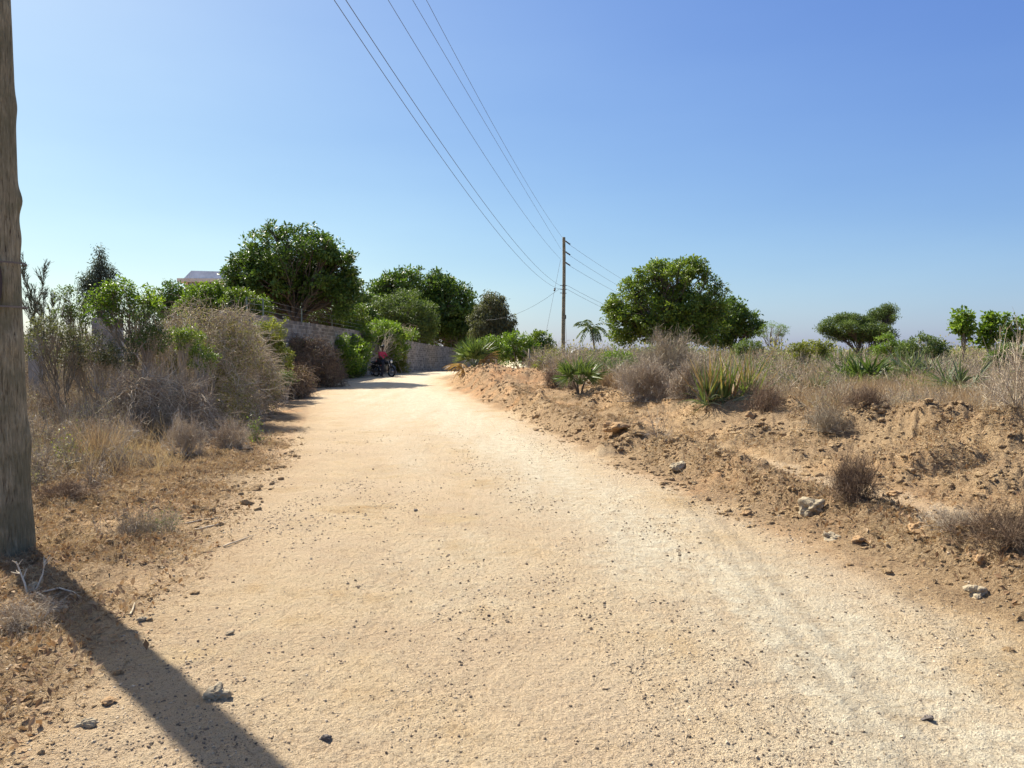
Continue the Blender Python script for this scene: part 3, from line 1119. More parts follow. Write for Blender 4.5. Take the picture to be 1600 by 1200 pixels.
M['block'] = wall_mat()
M['mortar'] = plain('mortar', (.40, .38, .34), .95, nz=6, bmp=.01)
M['post'] = plain('pale_green_post', (.16, .20, .16), .6, .2)


def block_run(g, gm, pts, rowh, blk, thick, rng):
    """pts: (x, y, zbase, ztop)"""
    for (x0, y0, b0, t0), (x1, y1, b1, t1) in zip(pts[:-1], pts[1:]):
        L = math.hypot(x1 - x0, y1 - y0)
        ux, uy = (x1 - x0) / L, (y1 - y0) / L
        rz = math.atan2(uy, ux)
        nxx, nyy = -uy, ux
        # mortar core
        e = thick / 2 - .018
        V = []
        for (xx, yy, bb, tt_) in ((x0, y0, b0, t0), (x1, y1, b1, t1)):
            for s in (-1, 1):
                V += [(xx + nxx * e * s, yy + nyy * e * s, bb - .3), (xx + nxx * e * s, yy + nyy * e * s, tt_ - .02)]
        gm.add(V, quads=[(0, 1, 5, 4), (2, 6, 7, 3), (1, 3, 7, 5), (0, 4, 6, 2), (0, 2, 3, 1), (4, 5, 7, 6)])
        nrow = int(math.ceil((max(t0, t1) - min(b0, b1) + .3) / rowh))
        for r in range(nrow):
            s = (r % 2) * blk * .5
            pos = -s
            while pos < L:
                bl = blk * rng.uniform(.7, 1.3)
                a = max(pos, 0)
                e_ = min(pos + bl, L)
                pos += bl
                if e_ - a < .05:
                    continue
                m = (a + e_) / 2
                f = m / L
                zt = t0 + (t1 - t0) * f
                zbt = b0 + (b1 - b0) * f
                z = zt - (r + .5) * rowh
                if z < zbt - .25:
                    continue
                sl = (t1 - t0) / L
                hx, hy, hz = (e_ - a) / 2 - .012, thick / 2 + rng.uniform(-.008, .012), rowh / 2 - rng.uniform(.009, .016)
                v = np.array([(sx * hx, sy * hy, sz * hz + sx * hx * sl) for sz in (-1, 1) for (sx, sy) in ((-1, -1), (1, -1), (1, 1), (-1, 1))])
                v += rng.uniform(-.006, .006, v.shape)
                X = x0 + ux * m + v[:, 0] * ux + v[:, 1] * nxx
                Y = y0 + uy * m + v[:, 0] * uy + v[:, 1] * nyy
                g.add(np.stack([X, Y, z + v[:, 2]], 1), quads=[(0, 3, 2, 1), (4, 5, 6, 7), (0, 1, 5, 4), (1, 2, 6, 5), (2, 3, 7, 6), (3, 0, 4, 7)], rnd=rng.uniform(0, 1))


rng = RNG(55)
WP = []
for (px, pt, Y) in ((348, 485, 25), (400, 492, 28.5), (440, 499, 32), (500, 507, 37), (545, 514, 42), (590, 523, 48), (640, 533, 56), (675, 539, 66), (715, 544, 80), (742, 547, 95), (775, 550, 112)):
    x_ = at(px, Y)
    zt = zz(pt, Y)
    WP.append((x_, Y, min(gz(x_, Y), zt - 1.7), zt))
wall = empty('block_wall', (WP[0][0], WP[0][1], WP[0][2]), 'long grey coral block boundary wall curving along the left of the road', 'wall', 'coral block walls')
g = Geo()
gm = Geo()
block_run(g, gm, WP, .165, .36, .2, rng)
g.build('blocks', M['block'], wall)
gm.build('mortar', M['mortar'], wall)
# slim posts with strands on top
tops = []
for (px, Y, hgt) in ((385, 27.5, .6), (412, 29.5, .68), (470, 34.5, .6), (520, 39, .6), (600, 49.5, .7), (644, 57, .75), (677, 67, .8), (706, 76, .8)):
    x_ = at(px, Y)
    f = np.interp(Y, [p_[1] for p_ in WP], [p_[3] for p_ in WP])
    xw = np.interp(Y, [p_[1] for p_ in WP], [p_[0] for p_ in WP])
    g = Geo()
    box(g, (xw, Y, f + hgt / 2), (.045, .045, hgt))
    g.build('post', M['post'], wall)
    tops.append((xw, Y, f, hgt))
for k in range(3):
    g = Geo()
    P = np.array([(a_[0], a_[1] - .03, a_[2] + a_[3] * (.3 + .32 * k)) for a_ in tops])
    tubes(g, P[None], .004, 3)
    g.build('strand', M['steel'], wall)

# stub of another wall seen through the scrub on the left, with big blocks
Y = 20.5
w2 = []
for (px, pt) in ((146, 496), (188, 497)):
    w2.append((at(px, Y), Y + (px - 146) * .004, gz(at(px, Y), Y) - .2, zz(pt, Y)))
wl2 = empty('block_wall', w2[0][:3], 'short grey block wall stub showing through the scrub at left', 'wall', 'coral block walls')
g = Geo()
gm = Geo()
block_run(g, gm, w2, .16, .24, .2, rng)
g.build('blocks', M['block'], wl2)
gm.build('mortar', M['mortar'], wl2)
g = Geo()
x_ = at(56, 17)
box(g, (x_, 17, (gz(x_, 17) - .3 + zz(529, 17)) / 2), (.22, .22, zz(529, 17) - gz(x_, 17) + .3), .2)
box(g, (x_, 17, zz(529, 17) + .02), (.26, .26, .04), .2)
o = g.build('gate_pillar', plain('rendered_concrete', (.27, .26, .24), .9, nz=8, bmp=.01))
tag(o, 'low pale concrete pillar among the grey weeds beside the near pole', 'pillar')

# ------------------------------------------------------------------ the pale house behind the trees
Y = 70
hz = gz(at(320, Y), Y)
house = empty('house', (at(330, Y), Y, hz), 'cream upper storey and grey flat roof box of a house behind the trees', 'house')
Mc = plain('cream_render', (.64, .60, .50), .85, nz=1.5)
Mg = plain('grey_roof_sheet', (.52, .53, .56), .6, nz=1.5)
Mw = plain('white_render', (.68, .68, .66), .8, nz=1.5)
z1 = zz(441.5, Y)
x0, x1 = at(284, Y), at(440, Y)
g = Geo()
box(g, ((x0 + x1) / 2, Y + 4, (hz + z1) / 2), (x1 - x0 - .6, 8, z1 - hz), .06)
g.build('wall', Mc, house)
g = Geo()
box(g, ((x0 + x1) / 2, Y + 4, z1 + .16), (x1 - x0 + .5, 9, .32), .06)
rf = g.build('roof', Mc, house)
g = Geo()
xa, xb = at(300, Y), at(430, Y)
zt = zz(421, Y)
zc = z1 + .32
V = [(xa - 1.1, Y + .6, zc), (xb, Y + 1.2, zc), (xb, Y + 7.5, zc), (xa - 1.1, Y + 7.5, zc),
     (xa - .35, Y + 1.0, zt), (xb, Y + 1.6, zt - .15), (xb, Y + 7, zt - .15), (xa - .35, Y + 7, zt)]
V[0] = (xa - 1.0, Y + .6, zc)
g.add(V, quads=[(0, 1, 5, 4), (1, 2, 6, 5), (2, 3, 7, 6), (3, 0, 4, 7), (4, 5, 6, 7)])
g.build('roof_box', Mg, rf)
Mgl = plain('window_glass', (.35, .40, .44), .15)
Mfr = plain('dark_frame', (.03, .03, .04), .5)
for (px, pw) in ((361, 13), (305, 12), (332, 11)):
    xx = at(px, Y)
    zc_, wd, hh_ = zz(450, Y), pw / 1200 * Y, 1.05
    yy = Y - .02 + .06 * (xx - (x0 + x1) / 2)
    g = Geo()
    box(g, (xx, yy, zc_), (wd, .05, hh_), .06)
    wn = g.build('window', Mgl, house)
    g = Geo()
    for sx in (-1, 0, 1):
        box(g, (xx + sx * wd / 2, yy - .04 + .06 * sx * wd / 2, zc_), (.07, .06, hh_ + .1), .06)
    for sz in (-1, .25, 1):
        box(g, (xx, yy - .045, zc_ + sz * hh_ / 2), (wd, .05, .07), .06)
    g.build('frame', Mfr, wn)

# small shed with blue panel behind the wall, under the dark tree
Y = 88
sx0 = at(693, Y)
sz0 = gz(sx0, Y)
shed = empty('shed', (at(702, Y), Y, sz0), 'small shed with brown pillar and dark blue door panels behind the wall', 'shed')
g = Geo()
box(g, (at(703, Y), Y + 1.2, (sz0 + zz(517, Y)) / 2), (1.25, 2, zz(517, Y) - sz0))
g.build('wall', plain('dark_board', (.06, .055, .06), .8), shed)
g = Geo()
box(g, (at(696, Y), Y, (sz0 + zz(522, Y)) / 2), (.42, .3, zz(522, Y) - sz0))
g.build('pillar', plain('brown_pillar', (.30, .20, .18), .8, nz=6), shed)
for px in (702.5, 708.5):
    g = Geo()
    box(g, (at(px, Y), Y + .05, (sz0 + zz(521, Y)) / 2), (.32, .12, zz(521, Y) - sz0))
    g.build('door_panel', plain('blue_paint', (.028, .045, .10), .5), shed)
g = Geo()
box(g, (at(702, Y), Y + .9, zz(515, Y)), (1.6, 2.6, .1), 0, .5, [[1, 0, 0], [0, 1, 0], [0, .06, 1]])
g.build('roof', plain('blue_sheet_roof', (.07, .08, .12), .5), shed)

# little white roofed hut beyond the far pole
Y = 66
hx = at(896, Y)
hz0 = gz(hx, Y)
hut = empty('hut', (hx, Y, hz0), 'small white gable roof showing just right of the far pole', 'hut')
zt, ze = zz(546, Y), zz(560, Y)
g = Geo()
g.add([(hx - .9, Y - 1, ze), (hx + 1.1, Y - 1, ze), (hx + 1.1, Y + 2, ze), (hx - .9, Y + 2, ze), (hx + .15, Y - 1.05, zt), (hx + .15, Y + 2.05, zt)],
      quads=[(0, 4, 5, 3), (1, 2, 5, 4), (0, 3, 2, 1)], tris=[(0, 1, 4), (2, 3, 5)])
g.build('roof', Mw, hut)
g = Geo()
box(g, (hx + .1, Y + .5, (hz0 + ze) / 2 - .1), (1.6, 2.6, ze - hz0 + .1))
g.build('wall', Mw, hut)
#PART2
# ------------------------------------------------------------------ trees
# behind the wall, left
tree('broadleaf_tree', 'largest dark green broadleaf tree, with a dome crown above the middle of the wall', 'tree', at(462, 38), 38,
     [(455, 402, 82, 46, 38), (402, 425, 48, 34, 38), (520, 428, 40, 42, 38), (460, 440, 90, 32, 38), (537, 470, 26, 28, 38), (385, 470, 40, 25, 38), (372, 440, 18, 16, 38), (548, 440, 14, 20, 38), (430, 470, 30, 22, 40)],
     780, 56, .16, .34, .20, 2.6, 'dark', seed=11, limbs=12, gap=.29, shell=.5, group='trees behind the wall', zmin=1.6, gf=.7)
tree('broadleaf_tree', 'dark domed tree behind the wall, right of the largest tree', 'tree', at(662, 76), 76,
     [(650, 455, 66, 34, 76), (700, 480, 46, 42, 76), (603, 480, 30, 42, 76), (655, 495, 70, 40, 76), (725, 500, 25, 30, 76), (705, 522, 50, 20, 82), (740, 530, 20, 20, 82)],
     760, 60, .30, .68, .35, 3.0, 'dark', seed=12, limbs=10, gap=.2, shell=.6, group='trees behind the wall', zmin=.8, gf=.45)
tree('olive_tree', 'rounded grey olive tree in front of the dark domed tree', 'tree', at(620, 63), 64,
     [(630, 490, 50, 34, 64), (600, 500, 33, 30, 64), (660, 505, 24, 32, 64), (630, 512, 52, 20, 64)], 380, 70, .16, .50, .2, 1.6, 'olive', seed=13, limbs=8, gap=.1, flatc=.8,
     group='trees behind the wall', zmin=.5)
tree('slim_tree', 'airy grey green tree at the right end of the tree line behind the wall', 'tree', at(770, 66), 66,
     [(768, 478, 20, 24, 66), (785, 500, 18, 22, 66), (757, 505, 22, 30, 66), (792, 520, 12, 16, 66), (770, 525, 25, 22, 66), (772, 498, 20, 20, 66)], 460, 60, .22, .46, .12, 3, 'grey', 'bark_pale', seed=14, limbs=8, gap=.12,
     droop=.5, asp=.35, group='trees behind the wall', zmin=.5)
tree('green_bush', 'bright green shrub under the largest tree, just behind the wall', 'shrub', at(525, 44), 46,
     [(525, 492, 35, 22, 45), (555, 495, 22, 24, 45), (495, 495, 26, 18, 45), (450, 488, 30, 14, 42), (480, 470, 20, 16, 43)], 260, 50, .13, .32, .08, .5, 'mid', seed=15, limbs=6, gap=.15, zmin=.4, group='shrubs behind the wall')
tree('green_bush', 'dark green shrub left of the house roof, topping the wall', 'shrub', at(268, 36), 36,
     [(268, 455, 22, 16, 36), (285, 465, 25, 20, 36), (262, 475, 22, 18, 36)], 120, 45, .12, .26, .08, .8, 'dark', seed=16, limbs=6, gap=.15, zmin=.4, group='shrubs behind the wall')
tree('green_bush', 'yellowish green shrub directly below the pale house wall', 'shrub', at(322, 34), 34,
     [(315, 462, 22, 22, 34), (335, 465, 20, 24, 34), (305, 485, 30, 18, 34), (345, 485, 22, 16, 34)], 170, 46, .11, .24, .07, .7, 'bright', seed=17, limbs=7, gap=.2, zmin=.4, group='shrubs behind the wall')
tree('green_bush', 'mid green shrub between the house window and the largest tree trunk', 'shrub', at(378, 33), 33.5,
     [(375, 475, 26, 22, 33.5), (400, 480, 20, 20, 33.5), (358, 480, 16, 18, 33.5)], 150, 48, .11, .24, .07, .6, 'mid', seed=18, limbs=6, gap=.15, zmin=.4, group='shrubs behind the wall')
tree('green_tree', 'dark bushy tree low behind the wall between the two biggest trees', 'tree', at(560, 55), 55,
     [(560, 480, 28, 40, 55), (580, 505, 22, 22, 55), (540, 510, 22, 20, 55)], 150, 52, .2, .42, .12, 1.0, 'dark', seed=19, limbs=6, gap=.15, zmin=.4, group='trees behind the wall')
# far left
tree('conifer', 'dark narrow pointed tree at far left behind the saplings', 'tree', at(157, 34), 34,
     [(158, 404, 7, 18, 34), (160, 425, 15, 22, 34), (155, 450, 25, 28, 34), (142, 440, 11, 26, 34), (158, 478, 27, 26, 34), (175, 425, 8, 18, 34)],
     230, 40, .12, .24, .12, 2.4, 'blue', seed=21, limbs=10, gap=.22, droop=.6, asp=.25, flatc=1.2, zmin=.6)
# casuarina with feathery ascending branches
rng = RNG(31)
cx_, cy_ = at(66, 22), 22.0
cz = gz(cx_, cy_)
cas = empty('casuarina', (cx_, cy_, cz), 'wispy blue grey feathery tree just right of the near pole', 'tree')
g = Geo()
top = zz(408, 22)
stems = []
for (px, pt, pb) in ((46, 408, 66), (60, 420, 66), (74, 455, 68), (50, 452, 62), (88, 470, 70), (40, 470, 60)):
    A = np.array([[at(pb, 22), 22, cz]])
    B = np.array([[at(px, 22), 22 + rng.normal() * .4, zz(pt, 22)]])
    stems.append(bez(A, B, 0, 10, rng, .05))
S_ = np.concatenate(stems)
tubes(g, S_, np.linspace(.022, .004, 10)[None], 5, .7)
br = sprout(S_, 22, .25, .97, .42, .65, 5, .12, -.06, rng, .5)
tubes(g, br, np.linspace(.006, .003, 5)[None], 3, .7)
g.build('trunk', M['bark_pale'], cas)
g = Geo()
nd = sprout(br, 26, .1, 1, .15, .55, 3, .12, .05, rng, .3)
tubes(g, nd, .0042, 3, rng.uniform(0, 1, len(nd)))
g.build('crown', M['grey'], cas)

# saplings in the left scrub
tree('sapling', 'leafy sapling with a thin crooked pale stem above the left scrub', 'sapling', at(184, 15.5), 15.5,
     [(165, 462, 22, 14, 15.5), (195, 450, 26, 16, 15.5), (220, 455, 24, 18, 15.5), (205, 478, 36, 15, 15.5), (155, 482, 20, 12, 15.5), (175, 495, 22, 10, 15.5), (240, 475, 14, 12, 15.5)],
     150, 20, .062, .13, .028, 1.15, 'bright', 'bark_pale', seed=22, limbs=10, gap=.25, twig_r=.006, dx=.35, zmin=.8, asp=.55, gf=1.6, group='saplings in the left scrub')
tree('sapling', 'thin grey sapling with sparse leaves between the feathery and pointed trees', 'sapling', at(122, 16), 16,
     [(104, 462, 14, 14, 16), (122, 480, 16, 18, 16), (100, 490, 14, 14, 16), (136, 500, 10, 14, 16)], 90, 15, .05, .12, .022, .9, 'olive', 'bark_pale', seed=23, limbs=8, gap=.3, twig_r=.005,
     zmin=.6, gf=1.6, group='saplings in the left scrub')
tree('sapling', 'low leafy sapling growing behind the near pole', 'sapling', at(75, 14), 14.5,
     [(70, 515, 22, 20, 14.5), (95, 530, 22, 22, 14.5), (55, 540, 14, 18, 14.5), (120, 530, 18, 22, 14.5)], 130, 17, .045, .13, .02, .4, 'grey', 'bark_pale', seed=24, limbs=8, gap=.2, twig_r=.005,
     zmin=.2, gf=1.6, group='saplings in the left scrub')

# right side trees
tree('broadleaf_tree', 'large spreading green tree on the right behind the dry scrub', 'tree', at(1045, 56), 56,
     [(1048, 440, 62, 34, 56), (1000, 470, 44, 36, 56), (1090, 480, 48, 44, 56), (1040, 490, 76, 40, 56), (975, 505, 32, 32, 56), (1020, 425, 20, 18, 56), (985, 445, 14, 12, 56), (1110, 450, 16, 16, 56), (1045, 412, 24, 10, 56), (960, 480, 14, 14, 56), (1080, 425, 28, 20, 56), (1055, 520, 80, 22, 56)],
     820, 52, .20, .42, .22, 1.6, 'mid', seed=41, limbs=14, gap=.33, shell=.5, trunks=4, zmin=.5, gf=.6)
tree('broadleaf_tree', 'smaller dark tree touching the right side of the large spreading tree', 'tree', at(1148, 66), 66,
     [(1140, 498, 28, 30, 66), (1165, 505, 22, 20, 66), (1120, 515, 30, 30, 66), (1180, 515, 14, 14, 66)], 220, 56, .24, .5, .16, 1.2, 'dark', seed=42, limbs=7, gap=.2, zmin=.4, gf=.5)
tree('thorn_tree', 'flat topped dark thorn tree standing alone on the right', 'tree', at(1350, 46), 46,
     [(1290, 514, 13, 6, 46), (1302, 503, 16, 6, 46), (1322, 496, 17, 6, 46), (1330, 510, 20, 7, 45), (1350, 502, 18, 7, 46), (1372, 490, 15, 7, 46), (1388, 483, 12, 6, 46), (1385, 498, 12, 7, 47), (1366, 514, 20, 8, 45), (1310, 524, 22, 7, 46), (1345, 526, 24, 8, 46), (1380, 524, 18, 9, 46)],
     520, 70, .11, .34, .07, .9, 'olive', 'bark', seed=43, limbs=16, gap=.25, flatc=.55, trunks=3, twig_r=.014, zmin=1.2, gf=.9, asp=.3)
tree('thorn_tree', 'sparse pale thorn tree seen against the sky beside the smaller dark tree', 'tree', at(1208, 50), 50,
     [(1205, 512, 22, 9, 50), (1222, 518, 12, 9, 50), (1190, 520, 12, 8, 50)], 80, 30, .07, .22, .04, .8, 'bright', 'bark_pale', seed=44, limbs=8, gap=.3, flatc=.4, twig_r=.012, zmin=.9, gf=1.2, asp=.3)
for k, (px, bl, lab) in enumerate(((1504, [(1500, 495, 13, 10, 30), (1510, 508, 14, 14, 30), (1495, 510, 10, 10, 30), (1505, 525, 12, 10, 30)], 'tallest bright green big leaved sapling, left of three on the right skyline'),
                                   (1546, [(1545, 500, 9, 9, 30), (1548, 518, 12, 14, 30), (1540, 530, 11, 12, 30)], 'narrow green sapling, middle of three on the right skyline'),
                                   (1580, [(1575, 500, 12, 11, 30), (1590, 512, 14, 14, 30), (1570, 520, 12, 14, 30), (1585, 530, 20, 12, 30)], 'bushy green sapling cut by the right picture edge on the skyline'))):
    tree('sapling', lab, 'sapling', at(px, 30), 30, bl, 46, 24, .14, .22, .035, 1.0, 'bright', 'bark_pale', seed=45 + k, limbs=6, gap=.15, twig_r=.01, asp=.7, gf=1.2, zmin=.5, group='saplings on the right skyline')
# small palm or pawpaw with drooping fronds against the sky
rng = RNG(50)
Y = 48
px0 = at(931, Y)
z0 = gz(px0, Y)
pw = empty('small_palm', (px0, Y, z0), 'slim little palm with a drooping star crown against the sky', 'palm')
g = Geo()
hd = (at(924, Y), Y, zz(512, Y))
tube1(g, [(px0, Y, z0), ((px0 + hd[0]) / 2 + .05, Y, (z0 + hd[2]) / 2), hd], [.09, .07, .05], 8)
g.build('trunk', M['bark_pale'], pw, True)
for k in range(15):
    g = Geo()
    a = k * 2.4
    el = rng.uniform(-.3, 1.1)
    d = np.array([[math.cos(a) * math.cos(el), math.sin(a) * math.cos(el), math.sin(el)]])
    P = grow(np.array([hd]), d, np.array([rng.uniform(.9, 1.3)]), 9, .05, .16, rng)
    tubes(g, P, np.linspace(.02, .006, 9)[None], 3, .5)
    T = nrm(np.gradient(P[0], axis=0))
    for s in (-1, 1):
        i = np.repeat(np.arange(2, 9), 3)
        side = nrm(np.cross(T[i], [0, 0, 1])) * s
        blades(g, P[0][i], side + T[i] * .7 + np.array([0, 0, -.35]), .36, .05, rng, 3, .2)
    g.build('frond', M['palm'], pw)


# ------------------------------------------------------------------ leafy shrubs right of the road
def lbush(label, blobs, d, n, nl, ls, cr, leaf, seed, group=None, name='green_bush', cat='shrub', **kw):
    return tree(name, label, cat, at(blobs[0][0], d), d, [(*b, d) if len(b) == 4 else b for b in blobs], n, nl, ls, cr, .016 + d * .0004, .12, leaf, 'twig', seed=seed, limbs=8, twig_r=.008,
                group=group, zmin=.05, trunks=3, **kw)


lbush('yellow green bush at the bend, left of the green row by the far pole', [(765, 540, 20, 16), (780, 550, 18, 14), (752, 548, 12, 12)], 42, 120, 40, .11, .24, 'bright', 61, 'green bushes between road and far pole', gap=.1)
lbush('tall bright green bush in the middle of the row before the far pole', [(805, 532, 22, 14), (815, 548, 24, 18), (795, 550, 18, 14)], 44, 150, 40, .12, .26, 'bright', 62, 'green bushes between road and far pole', gap=.15)
lbush('dark edged green bush nearest the far pole on its left', [(842, 532, 18, 14), (850, 545, 16, 14), (832, 548, 18, 16)], 46, 130, 40, .13, .26, 'mid', 63, 'green bushes between road and far pole', gap=.15)
lbush('yellowish leafy bush at the foot of the far pole', [(862, 560, 18, 16), (875, 570, 14, 12), (850, 575, 16, 14)], 31, 110, 36, .075, .17, 'yellow', 64, gap=.2)
lbush('olive bush right of the near young palm', [(985, 575, 26, 18), (1005, 590, 20, 16), (960, 590, 20, 14)], 27, 150, 32, .055, .15, 'olive', 65, gap=.25)
lbush('pale yellow green shrub below the large spreading tree', [(955, 560, 20, 14), (930, 575, 14, 12), (975, 560, 14, 10)], 31, 110, 32, .07, .16, 'bright', 66, gap=.25)
lbush('yellow green shrub between the palms at the middle of the scrub', [(1265, 545, 24, 12), (1245, 550, 14, 12), (1290, 545, 14, 12)], 32, 130, 32, .075, .16, 'yellow', 67, gap=.2)
lbush('pale green shrub in front of the thorn tree', [(1385, 535, 16, 14), (1400, 545, 16, 12), (1372, 548, 14, 10)], 34, 110, 32, .075, .16, 'bright', 68, gap=.2)
lbush('dark green bush right of the thorn tree in the scrub', [(1440, 540, 26, 18), (1420, 550, 18, 14), (1465, 545, 14, 14)], 28, 170, 34, .07, .16, 'olive', 69, gap=.2)
lbush('muted green bush on the skyline at the right edge', [(1585, 552, 26, 16), (1560, 560, 18, 12)], 26, 140, 34, .065, .15, 'olive', 70, gap=.2)
lbush('small muted green bush left of the smaller dark tree foot', [(1170, 545, 22, 14), (1150, 550, 14, 12)], 40, 110, 34, .09, .2, 'olive', 71, gap=.2)

# shrubs before the wall
lbush('bright green bush in front of the wall beside the brown vine mound', [(425, 520, 22, 24), (415, 545, 24, 20), (440, 560, 18, 24), (410, 510, 10, 10)], 26, 190, 42, .062, .15, 'yellow', 72, gap=.15)
lbush('large green creeper bush spilling over the wall behind the motorcycles', [(560, 530, 28, 22, 44.5), (600, 523, 34, 18, 48), (552, 550, 26, 26, 42.5), (618, 540, 20, 22, 49), (548, 562, 18, 20, 40), (636, 522, 16, 8, 52), (600, 512, 24, 10, 50), (535, 540, 12, 20, 39.5)], 43, 430, 46, .13, .28, 'bright', 73, gap=.12)
lbush('narrow brownish green bush just right of the motorcycles', [(623, 555, 12, 24), (630, 574, 12, 10)], 51, 80, 36, .10, .2, 'yellow', 74, gap=.2)
lbush('dark green undergrowth in front of the wall left of the motorcycles', [(550, 574, 22, 16), (540, 578, 18, 14)], 41.5, 150, 40, .12, .24, 'dark', 75, gap=.1)
lbush('green patch of leaves growing on the side of the brown vine mound', [(300, 535, 20, 22), (318, 560, 20, 20), (285, 520, 16, 12)], 15.6, 150, 26, .042, .095, 'mid', 76, gap=.15)
lbush('low dark green shrub in the shadow under the vine mound', [(430, 600, 16, 14), (445, 590, 14, 10)], 24, 90, 30, .05, .12, 'olive', 77, gap=.15)
shrub('green_weed', 'yellow leaved weed low in the left dry scrub', 'weed', at(92, 10.2), 10.2, .6, .62, 'twig', 78, 16, (5, 4), .9, .2, .02, (1, .5, .3), .004, leaf='yellow', nleaf=260, lsize=.035, base=.2)
lbush('grey green weedy shrub in front of the wall stub', [(150, 545, 30, 22), (110, 560, 26, 18), (185, 560, 26, 18)], 15, 190, 22, .04, .12, 'grey', 79, gap=.25)
lbush('green weedy shrub between the crooked sapling and the vine mound', [(235, 500, 22, 22), (245, 530, 20, 20), (220, 530, 16, 18)], 15.2, 160, 22, .042, .11, 'olive', 80, gap=.25)


# brown vine covered mounds: dense tangles draped over a dome
def vine_mound(label, x, y, w_, dpt, h_, n, seed, tw='twig', leaf='viny', r=.006, lsize=.035, nleaf=9000, lobes=11, group=None, dz=0):
    rng = RNG(seed)
    z0 = gz(x, y) - .05 + dz
    root = empty('vine_mound', (x, y, z0), label, 'shrub', group)
    lb = [(0, 0, 0, .88)]
    for k in range(lobes):
        a = rng.uniform(0, 2 * PI)
        lb.append((math.cos(a) * .55, math.sin(a) * .55, rng.uniform(-.05, .45), rng.uniform(.22, .55)))
    lb = np.array(lb)

    def surf(n, sc=1.0):
        bi = rng.choice(len(lb), n, p=lb[:, 3] ** 2 / (lb[:, 3] ** 2).sum())
        d = nrm(rng.normal(size=(n, 3)) + np.array([0, 0, .5]))
        d[:, 2] = np.abs(d[:, 2])
        P = lb[bi, :3] + d * (lb[bi, 3] * rng.uniform(.80, 1.03, n) * sc)[:, None]
        P[:, 2] = np.maximum(P[:, 2], 0)
        return P * np.array([w_ / 2, dpt / 2, h_]) + np.array([x, y, z0]), d
    g = Geo()
    S0, d = surf(n)
    dr = nrm(d * .5 + rng.normal(size=d.shape) * .8 + np.array([0, 0, .1]))
    P = grow(S0, dr, rng.uniform(.15, .6, n) * np.where(rng.uniform(0, 1, n) < .08, 1.7, 1), 6, .3, .12, rng)
    tubes(g, P, np.linspace(r, r * .4, 6)[None], 3, rng.uniform(0, 1, n))
    # frame stems from the root
    tg, _ = surf(90, .9)
    ps = bez(np.repeat([[x, y, z0]], 90, 0) + rng.normal(size=(90, 3)) * [.3, .3, 0], tg, .1, 7, rng, .08)
    tubes(g, ps, np.linspace(r * 3, r * 1.2, 7)[None], 4, rng.uniform(0, 1, 90))
    g.build('stems', M[tw], root)
    g = Geo()
    L0, d = surf(nleaf)
    leaves(g, L0 + rng.normal(size=L0.shape) * .03, lsize, rng, .3, .5, dirs=d * .3)
    L1, d = surf(nleaf // 2, .8)
    leaves(g, L1, lsize * 1.6, rng, .2, .6)
    g.build('foliage', M[leaf], root)
    g = Geo()
    L2, d = surf(nleaf // 3, 1.02)
    k_ = vnoise(L2[:, 0] * 2.2, L2[:, 1] * 2.2, L2[:, 2] * 2.2, seed) > .12
    leaves(g, L2[k_], lsize * 1.1, rng, .3, .5, dirs=d[k_] * .3)
    g.build('green_leaves', M['olive'], root)
    return root


vine_mound('large brown vine covered mound rising in front of the wall', at(298, 17.5), 17.8, 3.2, 2.8, zz(447, 17.5) - gz(at(318, 17.5), 17.5), 8500, 81, nleaf=22000)
vine_mound('right shoulder of brown tangled vines sloping down to the road', at(374, 20), 20.3, 1.9, 2.2, zz(505, 20) - gz(at(392, 20), 20), 4200, 82, 'twig', nleaf=9000)
vine_mound('grey dry creeper heap against the middle of the wall', at(492, 33), 33, 2.9, 2.0, zz(517, 33) - gz(at(490, 33), 33), 5200, 83, 'twig_dark', 'dryleaf', .010, .055, 8000)
vine_mound('low grey tangled mound in front of the large vine mound', at(235, 14.5), 14.6, 2.1, 1.6, zz(572, 14.5) - gz(at(235, 14.5), 14.5), 5200, 84, 'twig', 'dryleaf', .0045, .028, 5000)
vine_mound('dark low brush between the vine mound and the creeper heap', at(455, 27), 27, 1.3, 1.6, 1.2, 2200, 85, 'twig_dark', 'dryleaf', .007, .045, 4000)

# round dry shrubs in the foreground left
G1 = 'dry shrubs on the left verge'
shrub('dry_shrub', 'paired round dry shrub at the left road edge below the vine mound, right one', 'shrub', at(350, 12.6), 12.8, .8, .52, 'twig', 91, 60, (8, 6), .35, .2, .02, (1, .5, .3), .0045, base=.2, group=G1)
shrub('dry_shrub', 'paired round dry shrub at the left road edge below the vine mound, left one', 'shrub', at(292, 12.0), 12.0, .72, .62, 'twig', 92, 56, (8, 6), .4, .2, .02, (1, .5, .3), .0045, base=.2, group=G1)
shrub('green_weed', 'small green topped weed at the road edge right of the paired dry shrubs', 'weed', at(392, 13.8), 13.8, .5, .5, 'twig', 93, 22, (6, 4), .9, .2, .02, (1, .5, .3), .004, leaf='bright', nleaf=420, lsize=.035, base=.2)
shrub('dry_shrub', 'low sprawling dry shrub with greenish tips beside the pole shadow', 'shrub', at(190, 6.6), 6.7, .50, .30, 'twig', 94, 40, (8, 6), .6, .22, .02, (1, .5, .3), .0028, leaf='dryleaf', nleaf=900, lsize=.016, base=.25, group=G1, lrad=.012)
shrub('dry_shrub', 'small dry green tinged shrub joined to the low sprawling one by the pole', 'shrub', at(248, 6.9), 6.9, .42, .30, 'twig', 95, 30, (7, 6), .7, .22, .02, (1, .5, .3), .0026, leaf='olive', nleaf=700, lsize=.015, base=.25, group=G1, lrad=.012)
shrub('dry_shrub', 'flat dark brown shrub just right of the near pole', 'shrub', at(95, 8.2), 8.3, .75, .26, 'twig_dark', 96, 50, (8, 6), .5, .22, .02, (1, .5, .3), .0035, base=.3, group=G1)
